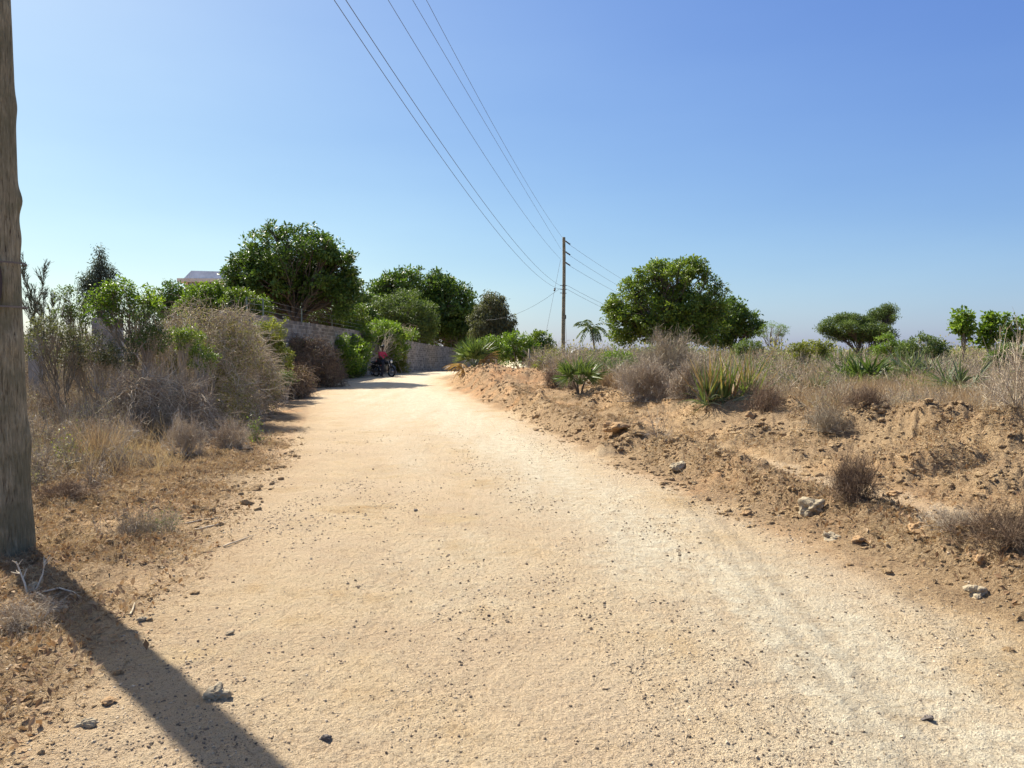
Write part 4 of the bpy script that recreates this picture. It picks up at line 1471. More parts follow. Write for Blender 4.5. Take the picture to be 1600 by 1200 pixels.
shrub('dry_shrub', 'dark low tuft behind the low sprawling shrub', 'shrub', at(172, 9.9), 9.9, .6, .25, 'twig_dark', 97, 40, (7, 5), .5, .22, .02, (1, .5, .3), .0035, base=.3, group=G1)
shrub('dry_shrub', 'brown dead tuft at the left picture edge below the pole', 'shrub', at(8, 4.4), 4.45, .5, .2, 'twig', 98, 40, (7, 6), .5, .22, .04, (1, .5, .3), .002, base=.3, group=G1)
# upright tuft of stalks
rng = RNG(99)
g = Geo()
x_, y_ = at(150, 10.8), 10.8
st = np.zeros((420, 3))
st[:, 0] = x_ + rng.normal(size=420) * .12
st[:, 1] = y_ + rng.normal(size=420) * .12
st[:, 2] = gz(x_, y_) - .01
d = rng.normal(size=(420, 3)) * .38
d[:, 2] = 1
blades(g, st, d, rng.uniform(.3, .85, 420), .006, rng, 5, .25, grav=.04)
o = g.build('grass_tussock', M['straw'])
tag(o, 'upright dry grass tussock in the left scrub above the flat dark shrub', 'grass tussock')

# right side shrubs
G2 = 'dry shrubs on the right verge'
shrub('dry_shrub', 'dark brown spiky dead bush standing alone in front of the footpath', 'shrub', at(1340, 7.3), 7.3, .56, .46, 'twig_dark', 101, 60, (9, 7), .8, .2, .01, (1, .5, .3), .003, base=.2, group=G2)
shrub('dry_shrub', 'silvery grey cushion shrub on the bank behind the dark dead bush', 'shrub', at(1300, 12.2), 12.2, .85, .38, 'twig_grey', 102, 60, (9, 6), .6, .2, .02, (1, .5, .3), .0045, base=.3, group=G2)
shrub('dry_shrub', 'dark cushion shrub touching the silvery one on its right', 'shrub', at(1350, 12.5), 12.4, .7, .36, 'twig_dark', 103, 50, (9, 6), .6, .2, .02, (1, .5, .3), .0045, base=.3, group=G2)
shrub('dry_shrub', 'tall bare branched shrub at the right picture edge', 'shrub', at(1588, 10.3), 10.3, 1.0, 1.15, 'twig', 104, 22, (6, 5), 1.0, .14, 0, (1, .55, .3), .0065, base=.12, group=G2)
shrub('dry_shrub', 'tall pale leafless shrub in front of the large spreading tree', 'shrub', at(1052, 21), 21.5, 2.3, 1.75, 'twig_grey', 105, 42, (7, 6, 4), 1.0, .16, 0, (1, .5, .3, .18), .011, base=.15, group=G2, rmin=.0028)
shrub('dry_shrub', 'bushy pale dry shrub left of the tall leafless one', 'shrub', at(1010, 19), 19.2, 1.5, 1.05, 'twig', 106, 40, (7, 6, 4), .8, .2, 0, (1, .5, .3, .18), .008, base=.2, group=G2, rmin=.0026)
shrub('dry_shrub', 'bushy dry shrub right of the tall leafless one near the strap leaf plant', 'shrub', at(1085, 18), 18.0, 1.3, .95, 'twig', 107, 40, (7, 6, 4), .8, .2, 0, (1, .5, .3, .18), .008, base=.2, group=G2, rmin=.0025)
shrub('dry_shrub', 'dark twiggy clump at the foot of the termite mound on its right', 'shrub', at(1195, 14.8), 14.9, .85, .65, 'twig_dark', 108, 44, (8, 6), .7, .2, 0, (1, .5, .3), .005, base=.2, group=G2)
shrub('dry_shrub', 'brown shrub beside the berm between the near palm and the bend', 'shrub', at(868, 25), 25, 1.0, .6, 'twig_dark', 109, 40, (7, 6), .6, .2, 0, (1, .5, .3), .007, base=.2, group=G2)
shrub('dry_shrub', 'dense dark brown dead weed heap cut by the right edge', 'shrub', at(1585, 5.5), 5.55, .75, .34, 'twig_dark', 110, 60, (9, 7), .6, .24, .03, (1, .5, .3), .0025, base=.35, group=G2)
shrub('dry_shrub', 'small brown dead weed heap left of the one at the right edge', 'shrub', at(1505, 5.9), 5.9, .5, .17, 'twig', 111, 44, (8, 6), .6, .24, .03, (1, .5, .3), .0022, base=.35, group=G2)
shrub('dry_sapling', 'thin leafless leaning stick sapling on the berm', 'sapling', at(1030, 12.2), 12.2, .7, .55, 'twig', 112, 5, (5, 4), .9, .12, 0, (1, .5, .3), .006, base=.02, spread=.8)
shrub('dry_shrub', 'low grey tuft on the plateau left of the small earth hump', 'shrub', at(895, 23), 24.5, .9, .4, 'twig', 113, 40, (7, 5), .5, .2, 0, (1, .5, .3), .006, base=.3, group=G2)


# ------------------------------------------------------------------ palms and strap leaved plants
def fan_palm(label, x, y, w_, h_, n, seed, mat='palm', dry=.25, stem=.0, name='young_palm', group=None, nb=15, bl=.5, tilt=.55, bw=.035):
    rng = RNG(seed)
    w_, h_, n = w_ * 1.2, h_ * 1.25, int(n * 1.25)
    z0 = gz(x, y)
    root = empty(name, (x, y, z0), label, 'palm', group)
    if stem:
        g = Geo()
        for k in range(3):
            a = rng.uniform(0, 2 * PI)
            tube1(g, [(x + math.cos(a) * .05, y, z0 - .1), (x + math.cos(a) * .16, y + math.sin(a) * .1, z0 + stem * .6), (x + math.cos(a) * .3, y + math.sin(a) * .2, z0 + stem * 1.3)], [.035, .03, .022], 7)
        g.build('stem', M['bark'], root)
    for k in range(n):
        g = Geo()
        a = rng.uniform(0, 2 * PI)
        isdry = rng.uniform() < dry
        el = rng.uniform(.15, .6) if isdry else rng.uniform(.55, 1.35)
        d = np.array([math.cos(a) * math.cos(el) * w_ / h_, math.sin(a) * math.cos(el) * w_ / h_, math.sin(el)])
        L = h_ * rng.uniform(.35, .6)
        P = grow(np.array([[x + rng.normal() * .05, y + rng.normal() * .05, z0 + stem]]), nrm(d[None]), np.array([L]), 5, .04, .08, rng)
        tubes(g, P, np.linspace(.011, .007, 5)[None], 4, .6)
        e = P[0, -1]
        ax = nrm((P[0, -1] - P[0, -2])[None])[0]
        sd = nrm(np.cross(ax, rng.normal(size=3))[None])[0]
        th = np.linspace(-1.25, 1.25, nb) + rng.normal(size=nb) * .05
        D = np.cos(th)[:, None] * ax + np.sin(th)[:, None] * sd
        ll = bl * h_ * (.75 + .35 * np.cos(th)) * rng.uniform(.85, 1.1, nb)
        blades(g, np.repeat(e[None], nb, 0), D, ll, bw * h_, rng, 4, .12, grav=.10 if not isdry else .3, rnd=rng.uniform(.15, .85) + rng.uniform(-.15, .15, nb))
        g.build('frond', M['palm_dry'] if isdry else M[mat], root)
    return root


GP = 'young palms in the scrub'
fan_palm('young palm with dark splayed stems at the back of the berm', at(907, 22.5), 22.7, .72, .68, 22, 121, 'palm', 0, .3, group=GP, bl=.6)
fan_palm('half dry yellow palm tuft at the inside of the bend', at(740, 33), 33, .7, 1.15, 22, 122, 'palm', .3, .1, group=GP, bl=.55)
fan_palm('dull grey palm tuft in the dry scrub right of the strap leaf plant', at(1262, 21), 21, 1.0, .75, 14, 123, 'palm_grey', .35, 0, group=GP, bl=.65)
fan_palm('brightest green fan palm in the middle of the right scrub', at(1352, 24), 24, 1.1, .95, 20, 124, 'palm', .05, 0, group=GP, bl=.65, bw=.045)
fan_palm('dark olive fan palm right of the bright one', at(1425, 25), 25, 1.2, 1.05, 22, 125, 'palm_grey', .2, 0, group=GP, bl=.65)
fan_palm('dark drooping half dead palm below the right skyline saplings', at(1500, 20), 20, 1.1, .95, 20, 126, 'palm_grey', .55, 0, group=GP, bl=.65)
fan_palm('small yellow green palm behind the near young palm', at(945, 26), 26, .8, .8, 14, 127, 'palm', .2, 0, group=GP, bl=.6)
fan_palm('broad palm low in the scrub under the thorn tree', at(1320, 30), 30, 1.1, 1.0, 18, 128, 'palm', .2, 0, group=GP, bl=.6)
# strap leaf plant on the termite mound
rng = RNG(131)
x_, y_ = at(1137, 15.7), 15.9
z0 = gz(x_, y_) - .03
root = empty('strap_leaf_plant', (x_, y_, z0), 'big clump of upright green and brown strap leaves on the earth mound', 'plant')
for (mat, n, sp, l0, l1, wd, ox, nm) in (('aloe', 84, .30, .75, 1.35, .05, 0, 'leaves'), ('palm_dry', 44, .28, .7, 1.4, .038, .05, 'dry_leaves'), ('palm_grey', 70, .95, .5, 1.05, .035, 0, 'drooping_leaves')):
    g = Geo()
    for (cx2, cnt) in ((-.34, .5), (.05, .3), (.48, .35)):
        m = int(n * cnt) + 3
        st = np.array([[x_ + cx2, y_, z0]]) + rng.normal(size=(m, 3)) * [.07, .08, 0]
        d = rng.normal(size=(m, 3)) * sp
        d[:, 2] = 1
        blades(g, st, d, rng.uniform(l0, l1, m) * (1 if cx2 != .12 else .75), wd, rng, 6, .15, grav=.05 if sp < .5 else .22)
    g.build(nm, M[mat], root)

# ------------------------------------------------------------------ fence posts at the edge of the right scrub
for (px, pt, Y, lab) in ((826, 545, 33, 'tallest thin grey fence post left of the far pole'), (775, 563, 36, 'short grey fence post near the bend in the road'), (884, 600, 25, 'stubby wooden post behind the berm below the far pole'), (868, 572, 29, 'thin grey fence post just in front of the far pole')):
    x_ = at(px, Y)
    zt_ = max(zz(pt, Y), gz(x_, Y) + .45)
    g = Geo()
    tube1(g, [(x_, Y, gz(x_, Y) - .2), (x_ + .01, Y, (gz(x_, Y) + zt_) / 2), (x_ + .02, Y, zt_)], [.045, .04, .038], 8)
    o = g.build('fence_post', M['bark_pale'], None, True)
    tag(o, lab, 'fence post', 'old fence posts')


# ------------------------------------------------------------------ dry scrub masses (uncountable)
def scrub_mass(name, label, spots, seed, tw, leaf=None, h=(.35, .9), r=.004):
    rng = RNG(seed)
    protos = []
    for k in range(5):
        PL = bush_paths(rng, 10, (5, 4), rng.uniform(.6, 1.1), .22, .02, (1, .5, .3), 1.0, .15)
        PL = fit(PL, (0, 0), 1.5, 1.0, 0)
        protos.append(PL)
    g = Geo()
    gl = Geo() if leaf else None
    for (x, y, hh_) in spots:
        PL = protos[rng.integers(5)]
        a = rng.uniform(0, 2 * PI)
        ca, sa = math.cos(a), math.sin(a)
        Rm = np.array([[ca, sa, 0], [-sa, ca, 0], [0, 0, 1]])
        ws = hh_ * rng.uniform(.8, 1.25)
        z = gz(x, y)
        rad = r * max(1, y / 18) * 1.5
        for p in PL:
            q = (p @ Rm) * np.array([ws, ws, hh_]) + np.array([x, y, z - .02])
            tubes(g, q, np.linspace(rad, rad * .5, p.shape[1])[None], 3, rng.uniform(0, 1, len(p)))
            rad *= .7
        if leaf:
            P = q.reshape(-1, 3)
            i = rng.integers(0, len(P), 160)
            leaves(gl, P[i] + rng.normal(size=(160, 3)) * .02, .02 * max(1, y / 14), rng, .3, .5)
    o = g.build(name, M[tw])
    tag(o, label, None, None, 'stuff')
    if leaf:
        o2 = gl.build(name + '_leaves', M[leaf])
        tag(o2, label + ', small withered leaves', None, None, 'stuff')


rng = RNG(200)
KEEP = [(907, 22.7, 30), (1262, 21, 26), (1352, 24, 34), (1425, 25, 34), (1500, 20, 32), (945, 26, 20), (1137, 15.9, 48), (1265, 32, 20), (1385, 34, 18)]
# right: region behind the ridge
spots = []
while len(spots) < 700:
    y = rng.uniform(11.5, 70) if rng.uniform() < .5 else rng.uniform(12.5, 30)
    px = rng.uniform(830, 1680)
    x = at(px, y)
    if y < 13.2 and px < 1400:
        continue
    if y < 14.5 and px < 1480 and rng.uniform() < .5:
        continue
    if y < 17.5 and px < 1200:
        continue
    if y < 24 and px < 990:
        continue
    if y < 38 and x < -1.0 + (38 - y) * .25:
        continue
    if x < road_lr(y)[1] + 2.0:
        continue
    if any(abs(px - a_) < c_ and y < b_ + .8 and y > b_ - 8 for a_, b_, c_ in KEEP):
        continue
    spots.append((x, y, rng.uniform(.3, .62) + float(np.interp(y, [13, 17, 22, 40, 70], [0, .15, .5, .75, .9]))))
half = len(spots) // 2
scrub_mass('dry_scrub', 'tangled dry grey brown scrub filling the field on the right', spots[:half], 201, 'twig', 'dryleaf')
scrub_mass('pale_scrub', 'pale leafless brush mixed through the scrub on the right', spots[half:], 202, 'twig_grey', 'viny')
spots = []
while len(spots) < 430:
    y = rng.uniform(8.5, 30)
    px = rng.uniform(-60, 330)
    x = at(px, y)
    if x > road_lr(y)[0] - 1.6 - (y > 11) * .8:
        continue
    if y < 10.5 and px > 150:
        continue
    spots.append((x, y, rng.uniform(.25, .5) + float(np.interp(y, [10, 13, 20, 30], [0, .22, .75, 1.1]))))
half = len(spots) // 2
scrub_mass('dry_scrub', 'tangled brown dry scrub on the bank left of the road', spots[:half], 203, 'twig', 'dryleaf')
scrub_mass('grey_scrub', 'greyish dead brush within the scrub on the left bank', spots[half:], 204, 'twig_grey', 'viny')


def tall_grass(label, spots, seed, mat='straw'):
    rng = RNG(seed)
    A_ = np.array(spots)
    X, Y = A_[:, 0], A_[:, 1]
    Z = terrain_h(X, Y)
    nb = 16
    sc = np.repeat(np.clip(Y / 11, .9, 2.6), nb)
    st = np.repeat(np.stack([X, Y, Z - .01], 1), nb, 0) + rng.normal(size=(len(X) * nb, 3)) * [.05, .05, 0]
    d = rng.normal(size=(len(st), 3)) * .38
    d[:, 2] = 1
    g = Geo()
    blades(g, st, d, rng.uniform(.18, .55, len(st)) * sc ** .6, .0045 * sc, rng, 4, .3, grav=.07, rnd=np.repeat(rng.uniform(0, 1, len(X)) * .6, nb) + rng.uniform(0, .4, len(st)))
    o = g.build('tall_dry_grass', M[mat])
    tag(o, label, None, None, 'stuff')


rng = RNG(250)
spots = []
while len(spots) < 5200:
    y = rng.uniform(9.5, 34)
    px = rng.uniform(840, 1690)
    x = at(px, y)
    if x < road_lr(y)[1] + 2.2 or (y < 24 and px < 960) or (y < 13.5 and px < 1400) or (y < 16.5 and px < 1230) or x < -1 + (38 - y) * .3:
        continue
    if vnoise(np.array([x * .5]), np.array([y * .5]), seed=9)[0] < -.35:
        continue
    spots.append((x, y))
tall_grass('pale dry grass standing between the scrub on the right', spots, 251)
spots = []
while len(spots) < 700:
    y = rng.uniform(9.5, 24)
    px = rng.uniform(-60, 400)
    x = at(px, y)
    if x > road_lr(y)[0] - 1.3 - (y > 11) * .5 or (y < 10 and px > 180):
        continue
    if vnoise(np.array([x * .7]), np.array([y * .7]), seed=19)[0] < -.25:
        continue
    spots.append((x, y))
tall_grass('pale dry grass standing in the left scrub', spots, 252, 'dryleaf')


# grass tufts and litter close to the camera (uncountable)
def tufts(name, label, n, region, seed, hgt=(.03, .1), nb=7, mat='straw', wd=.003):
    rng = RNG(seed)
    X, Y = region(rng, n)
    Z = terrain_h(X, Y)
    g = Geo()
    st = np.repeat(np.stack([X, Y, Z - .004], 1), nb, 0) + rng.normal(size=(len(X) * nb, 3)) * [.015, .015, 0]
    d = rng.normal(size=(len(st), 3)) * .9
    d[:, 2] = np.abs(d[:, 2]) * .6 + .25
    sc = np.repeat(np.clip(np.hypot(X, Y) / 7, .8, 2.2), nb)
    blades(g, st, d, rng.uniform(hgt[0], hgt[1], len(st)) * np.sqrt(sc), wd * sc, rng, 3, .5, grav=.25)
    o = g.build(name, M[mat])
    tag(o, label, None, None, 'stuff')


def verge_left(rng, n):
    X, Y = [], []
    tot = 0
    while tot < n:
        y = 2.2 + 14 * rng.uniform(0, 1, n) ** 1.3
        x = at(rng.uniform(-60, 520, n), y)
        L, R = road_lr(y)
        o = L - x
        k = (o > -.3) & (rng.uniform(0, 1, n) < sstep(-.3, 1.0, o) * np.clip(.6 + 1.3 * fbm(x, y, 1.1, 3, 301), 0.03, 1))
        X.append(x[k])
        Y.append(y[k])
        tot += k.sum()
    return np.concatenate(X)[:n], np.concatenate(Y)[:n]


def verge_right(rng, n):
    X, Y = [], []
    tot = 0
    while tot < n:
        y = 4.0 + 22 * rng.uniform(0, 1, n) ** 1.3
        x = at(rng.uniform(800, 1680, n), y)
        L, R = road_lr(y)
        o = x - R
        db, _, _, _ = seg_dist(x, y, BERM)
        dp, _, wp, _ = seg_dist(x, y, PATH)
        den = np.clip(.38 + 1.5 * fbm(x, y, 1.3, 3, 302) + .6 * np.exp(-(db / .5) ** 2), .02, 1) * sstep(.2, .9, o) * (1 - np.exp(-(dp / .35) ** 2))
        k = rng.uniform(0, 1, n) < den
        X.append(x[k])
        Y.append(y[k])
        tot += k.sum()
    return np.concatenate(X)[:n], np.concatenate(Y)[:n]


tufts('dry_grass', 'short dead brown grass matting the left verge', 26000, verge_left, 311, (.03, .10), 7)
tufts('dry_grass', 'short dead brown grass on the berm and right verge', 20000, verge_right, 312, (.03, .09), 7)
rng = RNG(313)
for (reg, sd_, lab) in ((verge_left, 314, 'dead leaf litter scattered on the left verge'), (verge_right, 315, 'dead leaf litter scattered on the right verge')):
    X, Y = reg(RNG(sd_), 22000)
    g = Geo()
    sc = np.clip(np.hypot(X, Y) / 6, .8, 2.4)
    Z = terrain_h(X, Y)
    N = len(X)
    C = np.stack([X, Y, Z + .003 + rng.uniform(0, .008, N)], 1)
    for a_, b_ in ((0, N // 2), (N // 2, N)):
        leaves(g, C[a_:b_], .022 * float(sc[a_:b_].mean()), rng, 1.2, .5)
    o = g.build('leaf_litter', M['litterleaf'])
    tag(o, lab, None, None, 'stuff')


# ------------------------------------------------------------------ gravel and clods (uncountable)
def scatter_px(rng, n, x0, x1, y0, y1, pw=1.0):
    """even in the view, which thins them with distance"""
    py = y0 + (y1 - y0) * rng.uniform(0, 1, n) ** pw
    px = rng.uniform(x0, x1, n)
    Y = CAMZ / ((py - 556) / 1200)
    X = (px - 800) / 1200 * Y
    return X, Y


rng = RNG(401)
n = 130000
d = 1.7 + 15 * rng.uniform(0, 1, n) ** 2.1
th = rng.uniform(-.72, .72, n)
X, Y = d * np.tan(th), d
L, R = road_lr(Y)
k = (X > L - .6) & (X < R + .6)
uu = (X - (L + R) / 2) / ((R - L) / 2)
cl = np.clip((.30 + 1.6 * fbm(X * 2.2, Y * .7, 1.2, 4, 402)) * (.55 + .6 * np.exp(-((uu - .2) / .16) ** 2) + .6 * np.exp(-((uu - .8) / .15) ** 2) + .6 * np.exp(-((np.abs(uu + .75)) / .25) ** 2)), .06, 1)
k &= rng.uniform(0, 1, n) < cl
X, Y = X[k], Y[k]
S = np.clip(.0025 * (1 / rng.uniform(.03, 1, len(X))) ** .66, .0025, .0115) * np.clip(Y / 5, .7, 1.1)
g = Geo()
rocks(g, np.stack([X, Y, terrain_h(X, Y) + S * .12], 1), S, rng, 0, np.clip(rng.uniform(0, 1, len(X)) ** 1.05, 0, 1), .75)
o = g.build('gravel', M['stone'])
tag(o, 'small dark and pale gravel stones strewn over the road', None, None, 'stuff')
n = 38000
d = 1.8 + 18 * rng.uniform(0, 1, n) ** 1.5
th = rng.uniform(-.72, .72, n)
X, Y = d * np.tan(th), d
L, R = road_lr(Y)
o_ = np.maximum(L - X, X - R)
k = (o_ > -.25) & (o_ < 5) & (rng.uniform(0, 1, n) < np.clip(.4 + 1.2 * fbm(X, Y, .9, 3, 403), .05, 1))
X, Y = X[k], Y[k]
S = np.clip(.0055 * (1 / rng.uniform(.05, 1, len(X))) ** .7, .004, .042) * np.clip(Y / 6, .7, 1.5)
g = Geo()
rocks(g, np.stack([X, Y, terrain_h(X, Y) + S * .15], 1), S, rng, 1, None, .65, .3)
o = g.build('earth_clods', M['earth'])
tag(o, 'crumbled earth clods along both road verges', None, None, 'stuff')

# crumbled earth along the cut faces and mounds
rng = RNG(411)
P_ = []
for line, cnt, wd in ((BERM, 4200, .36), (RIDGE2, 2400, .6)):
    a_ = np.array(line)
    L_ = np.r_[0, np.cumsum(np.hypot(np.diff(a_[:, 0]), np.diff(a_[:, 1])))]
    t_ = L_[-1] * (1 - rng.uniform(0, 1, cnt) ** 1.5)
    P_.append(np.stack([np.interp(t_, L_, a_[:, 0]) + rng.normal(size=cnt) * wd, np.interp(t_, L_, a_[:, 1]) + rng.normal(size=cnt) * wd], 1))
for (mx, my, mh, rx, ry) in MOUNDS:
    P_.append(np.array([mx, my]) + rng.normal(size=(260, 2)) * [rx * .6, ry * .6])
P_ = np.concatenate(P_)
L, R = road_lr(P_[:, 1])
P_ = P_[(P_[:, 0] > R + .05) & (seg_dist(P_[:, 0], P_[:, 1], PATH)[0] > .3)]
S = np.clip(.0075 * (1 / rng.uniform(.03, 1, len(P_))) ** .62, .006, .05) * np.clip(P_[:, 1] / 10, .6, 1.25)
g = Geo()
rocks(g, np.stack([P_[:, 0], P_[:, 1], terrain_h(P_[:, 0], P_[:, 1]) + S * .1], 1), S, rng, 1, None, .7, .32)
o = g.build('crumbled_earth', M['earth'])
tag(o, 'crumbled orange earth lumps covering the berm and mounds', None, None, 'stuff')

def px_ground(px, py):
    """first point of the ground met when looking towards a spot of the photograph"""
    Y = np.linspace(1.5, 60, 6000)
    h_ = terrain_h((px - 800) / 1200 * Y, Y)
    zr = CAMZ - (py - 556) / 1200 * Y
    i = int(np.argmax(zr < h_))
    return at(px, Y[i]), float(Y[i])


# individual larger rocks
RK = [(331, 1098, .050, 'pale chalky stone lying in the pole shadow near the bottom edge', 'rock'),
      (1272, 800, .115, 'rough grey coral rock on the right verge below the dark dead bush', 'rock'),
      (1302, 846, .075, 'pale broken rock right below the rough coral rock', 'rock'),
      (1168, 806, .05, 'small brown stone at the right road edge', 'clod'),
      (1532, 934, .05, 'pale stone in the stony line at the right road edge', 'rock'),
      (965, 672, .16, 'pale boulder lump in the face of the berm', 'clod'),
      (1060, 734, .10, 'pale crumbly clod at the foot of the berm', 'rock'),
      (353, 998, .026, 'small grey stone on the dirt right of the pole shadow', 'rock'),
      (45, 928, .055, 'pale flat stone beside the dead twig at the pole foot', 'rock'),
      (160, 1106, .026, 'small reddish stone left of the pole shadow at the bottom', 'clod'),
      (215, 975, .03, 'pale chip of stone on the left verge', 'rock'),
      (1345, 850, .05, 'low brown lump right of the broken pale rock', 'clod'),
      (1440, 830, .08, 'earthy lump on the bank below the footpath', 'clod'),
      (1535, 880, .045, 'small clod below the dead weed heaps', 'clod'),
      (1460, 1134, .02, 'single small dark stone on the pale wheel track', 'iron_stone'),
      (505, 1165, .018, 'small dark pebble on the road near the bottom', 'iron_stone'),
      (648, 800, .02, 'lone dark pebble in the middle of the road', 'iron_stone'),
      (125, 1145, .032, 'white stone chip near the bottom left corner', 'rock'),
      (1400, 775, .06, 'small clod on the footpath edge', 'clod'),
      (1175, 655, .12, 'eroded lump on the side of the termite mound', 'clod')]
M['iron_stone'] = plain('dark_stone', (.12, .10, .085), .85, nz=30)
for i, (px, py, s, lab, mt) in enumerate(RK):
    x_, Y = px_ground(px, py)
    g = Geo()
    rocks(g, np.array([[x_, Y, gz(x_, Y) + s * .25]]), np.array([s]), RNG(500 + i), 3, None, .7, .38)
    o = g.build('stone', M[mt])
    tag(o, lab, 'stone', 'loose stones')

# dead pale branch at the foot of the near pole, sticks
rng = RNG(601)
x_, y_ = px_ground(40, 938)
z0 = gz(x_, y_)
g = Geo()
A = [(x_ - .04, y_, z0 + .01), (x_ + .03, y_ + .02, z0 + .06), (x_ + .045, y_ + .06, z0 + .14), (x_ + .055, y_ + .08, z0 + .24)]
Pb = np.array([A, [(x_ - .04, y_, z0 + .01), (x_ + .08, y_ - .05, z0 + .05), (x_ + .17, y_ - .10, z0 + .02), (x_ + .18, y_ - .2, z0 + .012)],
               [(x_ - .02, y_, z0 + .01), (x_ - .07, y_ + .05, z0 + .08), (x_ - .13, y_ + .1, z0 + .14), (x_ - .16, y_ + .1, z0 + .22)],
               [(x_ + .05, y_, z0 + .03), (x_ + .18, y_ + .02, z0 + .06), (x_ + .28, y_, z0 + .04), (x_ + .36, y_ - .04, z0 + .012)]])
tubes(g, Pb, np.linspace(.008, .004, 4)[None], 6, .9)
tubes(g, sprout(Pb, 5, .3, 1, .07, .8, 4, .15, 0, rng, .2), np.linspace(.004, .002, 4)[None], 4, .9)
o = g.build('dead_branch', M['twig'], None, True)
tag(o, 'pale forked dead branch lying in the shadow at the pole foot', 'branch')
for i, ((xa, ya), (xb, yb), lab) in enumerate((((285, 822), (345, 812), 'upper of two parallel dry sticks on the left verge'), ((300, 832), (350, 820), 'lower of two parallel dry sticks on the left verge'),
                                               ((345, 858), (392, 840), 'long thin stick lying at the left road edge'), ((230, 772), (250, 766), 'short pale stick near the flat grey litter'),
                                               ((196, 968), (205, 948), 'short white stick standing out on the left verge'))):
    a = px_ground(xa, ya)
    b = px_ground(xb, yb)
    g = Geo()
    ts = np.linspace(0, 1, 6)
    pts = [(a[0] + (b[0] - a[0]) * t_, a[1] + (b[1] - a[1]) * t_ + .01 * math.sin(t_ * 5), 0) for t_ in ts]
    zs = terrain_h(np.array([p_[0] for p_ in pts]), np.array([p_[1] for p_ in pts]))
    tube1(g, [(p_[0], p_[1], z_ + .012) for p_, z_ in zip(pts, zs)], [.006, .007, .006, .006, .005, .003], 6, .7)
    o = g.build('stick', M['twig_grey'] if i > 2 else M['twig'], None, True)
    tag(o, lab, 'stick', 'fallen sticks')
#PART3

# ------------------------------------------------------------------ far bushes closing the horizon (a far-off mass)
rng = RNG(701)
g = Geo()
for k in range(260):
    y = rng.uniform(85, 230)
    x = rng.uniform(-.9, .9) * y
    if abs(x - 0) < 5 and y < 100:
        continue
    hh_ = rng.uniform(1.6, 3.4) * (.75 + y / 400)
    ww = hh_ * rng.uniform(.9, 2.0)
    n = 260
    d = nrm(rng.normal(size=(n, 3)))
    d[:, 2] = np.abs(d[:, 2])
    c = np.array([x, y, gz(x, y)]) + d * rng.uniform(.55, 1, (n, 1)) * [ww, ww, hh_]
    leaves(g, c, .38, rng, .5, .7, np.clip(rng.uniform(0, 1) * .5 + rng.uniform(0, .5, n), 0, 1), dirs=d)
o = g.build('far_bushes', M['olive'])
tag(o, 'distant bush line closing the horizon', None, None, 'stuff')
g = Geo()
for k in range(150):
    y = rng.uniform(38, 85)
    x = at(rng.uniform(860, 1720), y)
    hh_ = rng.uniform(1.2, 2.1)
    ww = hh_ * rng.uniform(.7, 1.4)
    n = 170
    d = nrm(rng.normal(size=(n, 3)))
    d[:, 2] = np.abs(d[:, 2])
    c = np.array([x, y, gz(x, y)]) + d * rng.uniform(.45, 1, (n, 1)) * [ww, ww, hh_]
    leaves(g, c, .12, rng, .5, .5, np.clip(rng.uniform(0, 1) * .6 + rng.uniform(0, .4, n), 0, 1), dirs=d)
o = g.build('background_brush', M['viny'])
g = Geo()
for k in range(120):
    y = rng.uniform(19, 50)
    px = rng.uniform(900, 1700)
    if y < 24 and px < 1100:
        continue
    x = at(px, y)
    hh_ = rng.uniform(.5, .9) + .012 * y
    ww = hh_ * rng.uniform(.5, 1.0)
    n = 240
    d = nrm(rng.normal(size=(n, 3)))
    d[:, 2] = np.abs(d[:, 2])
    c = np.array([x, y, gz(x, y)]) + d * rng.uniform(.35, 1.05, (n, 1)) * [ww, ww, hh_]
    leaves(g, c, .0024 * y + .01, rng, .5, .4, np.clip(rng.uniform(0, 1) * .6 + rng.uniform(0, .4, n), 0, 1), dirs=d)
o2 = g.build('green_undergrowth', M['olive'])
tag(o2, 'dull green leafy undergrowth mixed through the right scrub', None, None, 'stuff')
tag(o, 'brownish leafy brush behind the dry scrub on the right', None, None, 'stuff')
g = Geo()
for k in range(70):
    y = rng.uniform(19, 40)
    x = at(rng.uniform(-120, 250), y)
    hh_ = rng.uniform(1.1, 1.9)
    ww = hh_ * rng.uniform(.7, 1.2)
    n = 420
    d = nrm(rng.normal(size=(n, 3)))
    d[:, 2] = np.abs(d[:, 2])
    c = np.array([x, y, gz(x, y)]) + d * rng.uniform(.3, 1, (n, 1)) * [ww, ww, hh_]
    leaves(g, c, .075, rng, .5, .45, np.clip(rng.uniform(0, 1) * .6 + rng.uniform(0, .4, n), 0, 1), dirs=d)
o = g.build('background_weeds', M['grey'])
tag(o, 'grey green weeds massed behind the left scrub', None, None, 'stuff')


# ------------------------------------------------------------------ motorcycles and rider in the shade before the wall
M['bike_black'] = plain('bike_black', (.018, .018, .02), .45, spec=.5)
M['bike_red'] = plain('bike_red', (.42, .03, .05), .35)
M['chrome'] = plain('dull_chrome', (.35, .35, .36), .35, .9)
M['skin'] = plain('dark_skin', (.09, .05, .033), .6)
M['shirt'] = plain('red_shirt', (.46, .035, .075), .85)
M['trousers'] = plain('dark_trousers', (.03, .03, .038), .9)
M['lamp'] = plain('lamp_glass', (.6, .6, .55), .15)


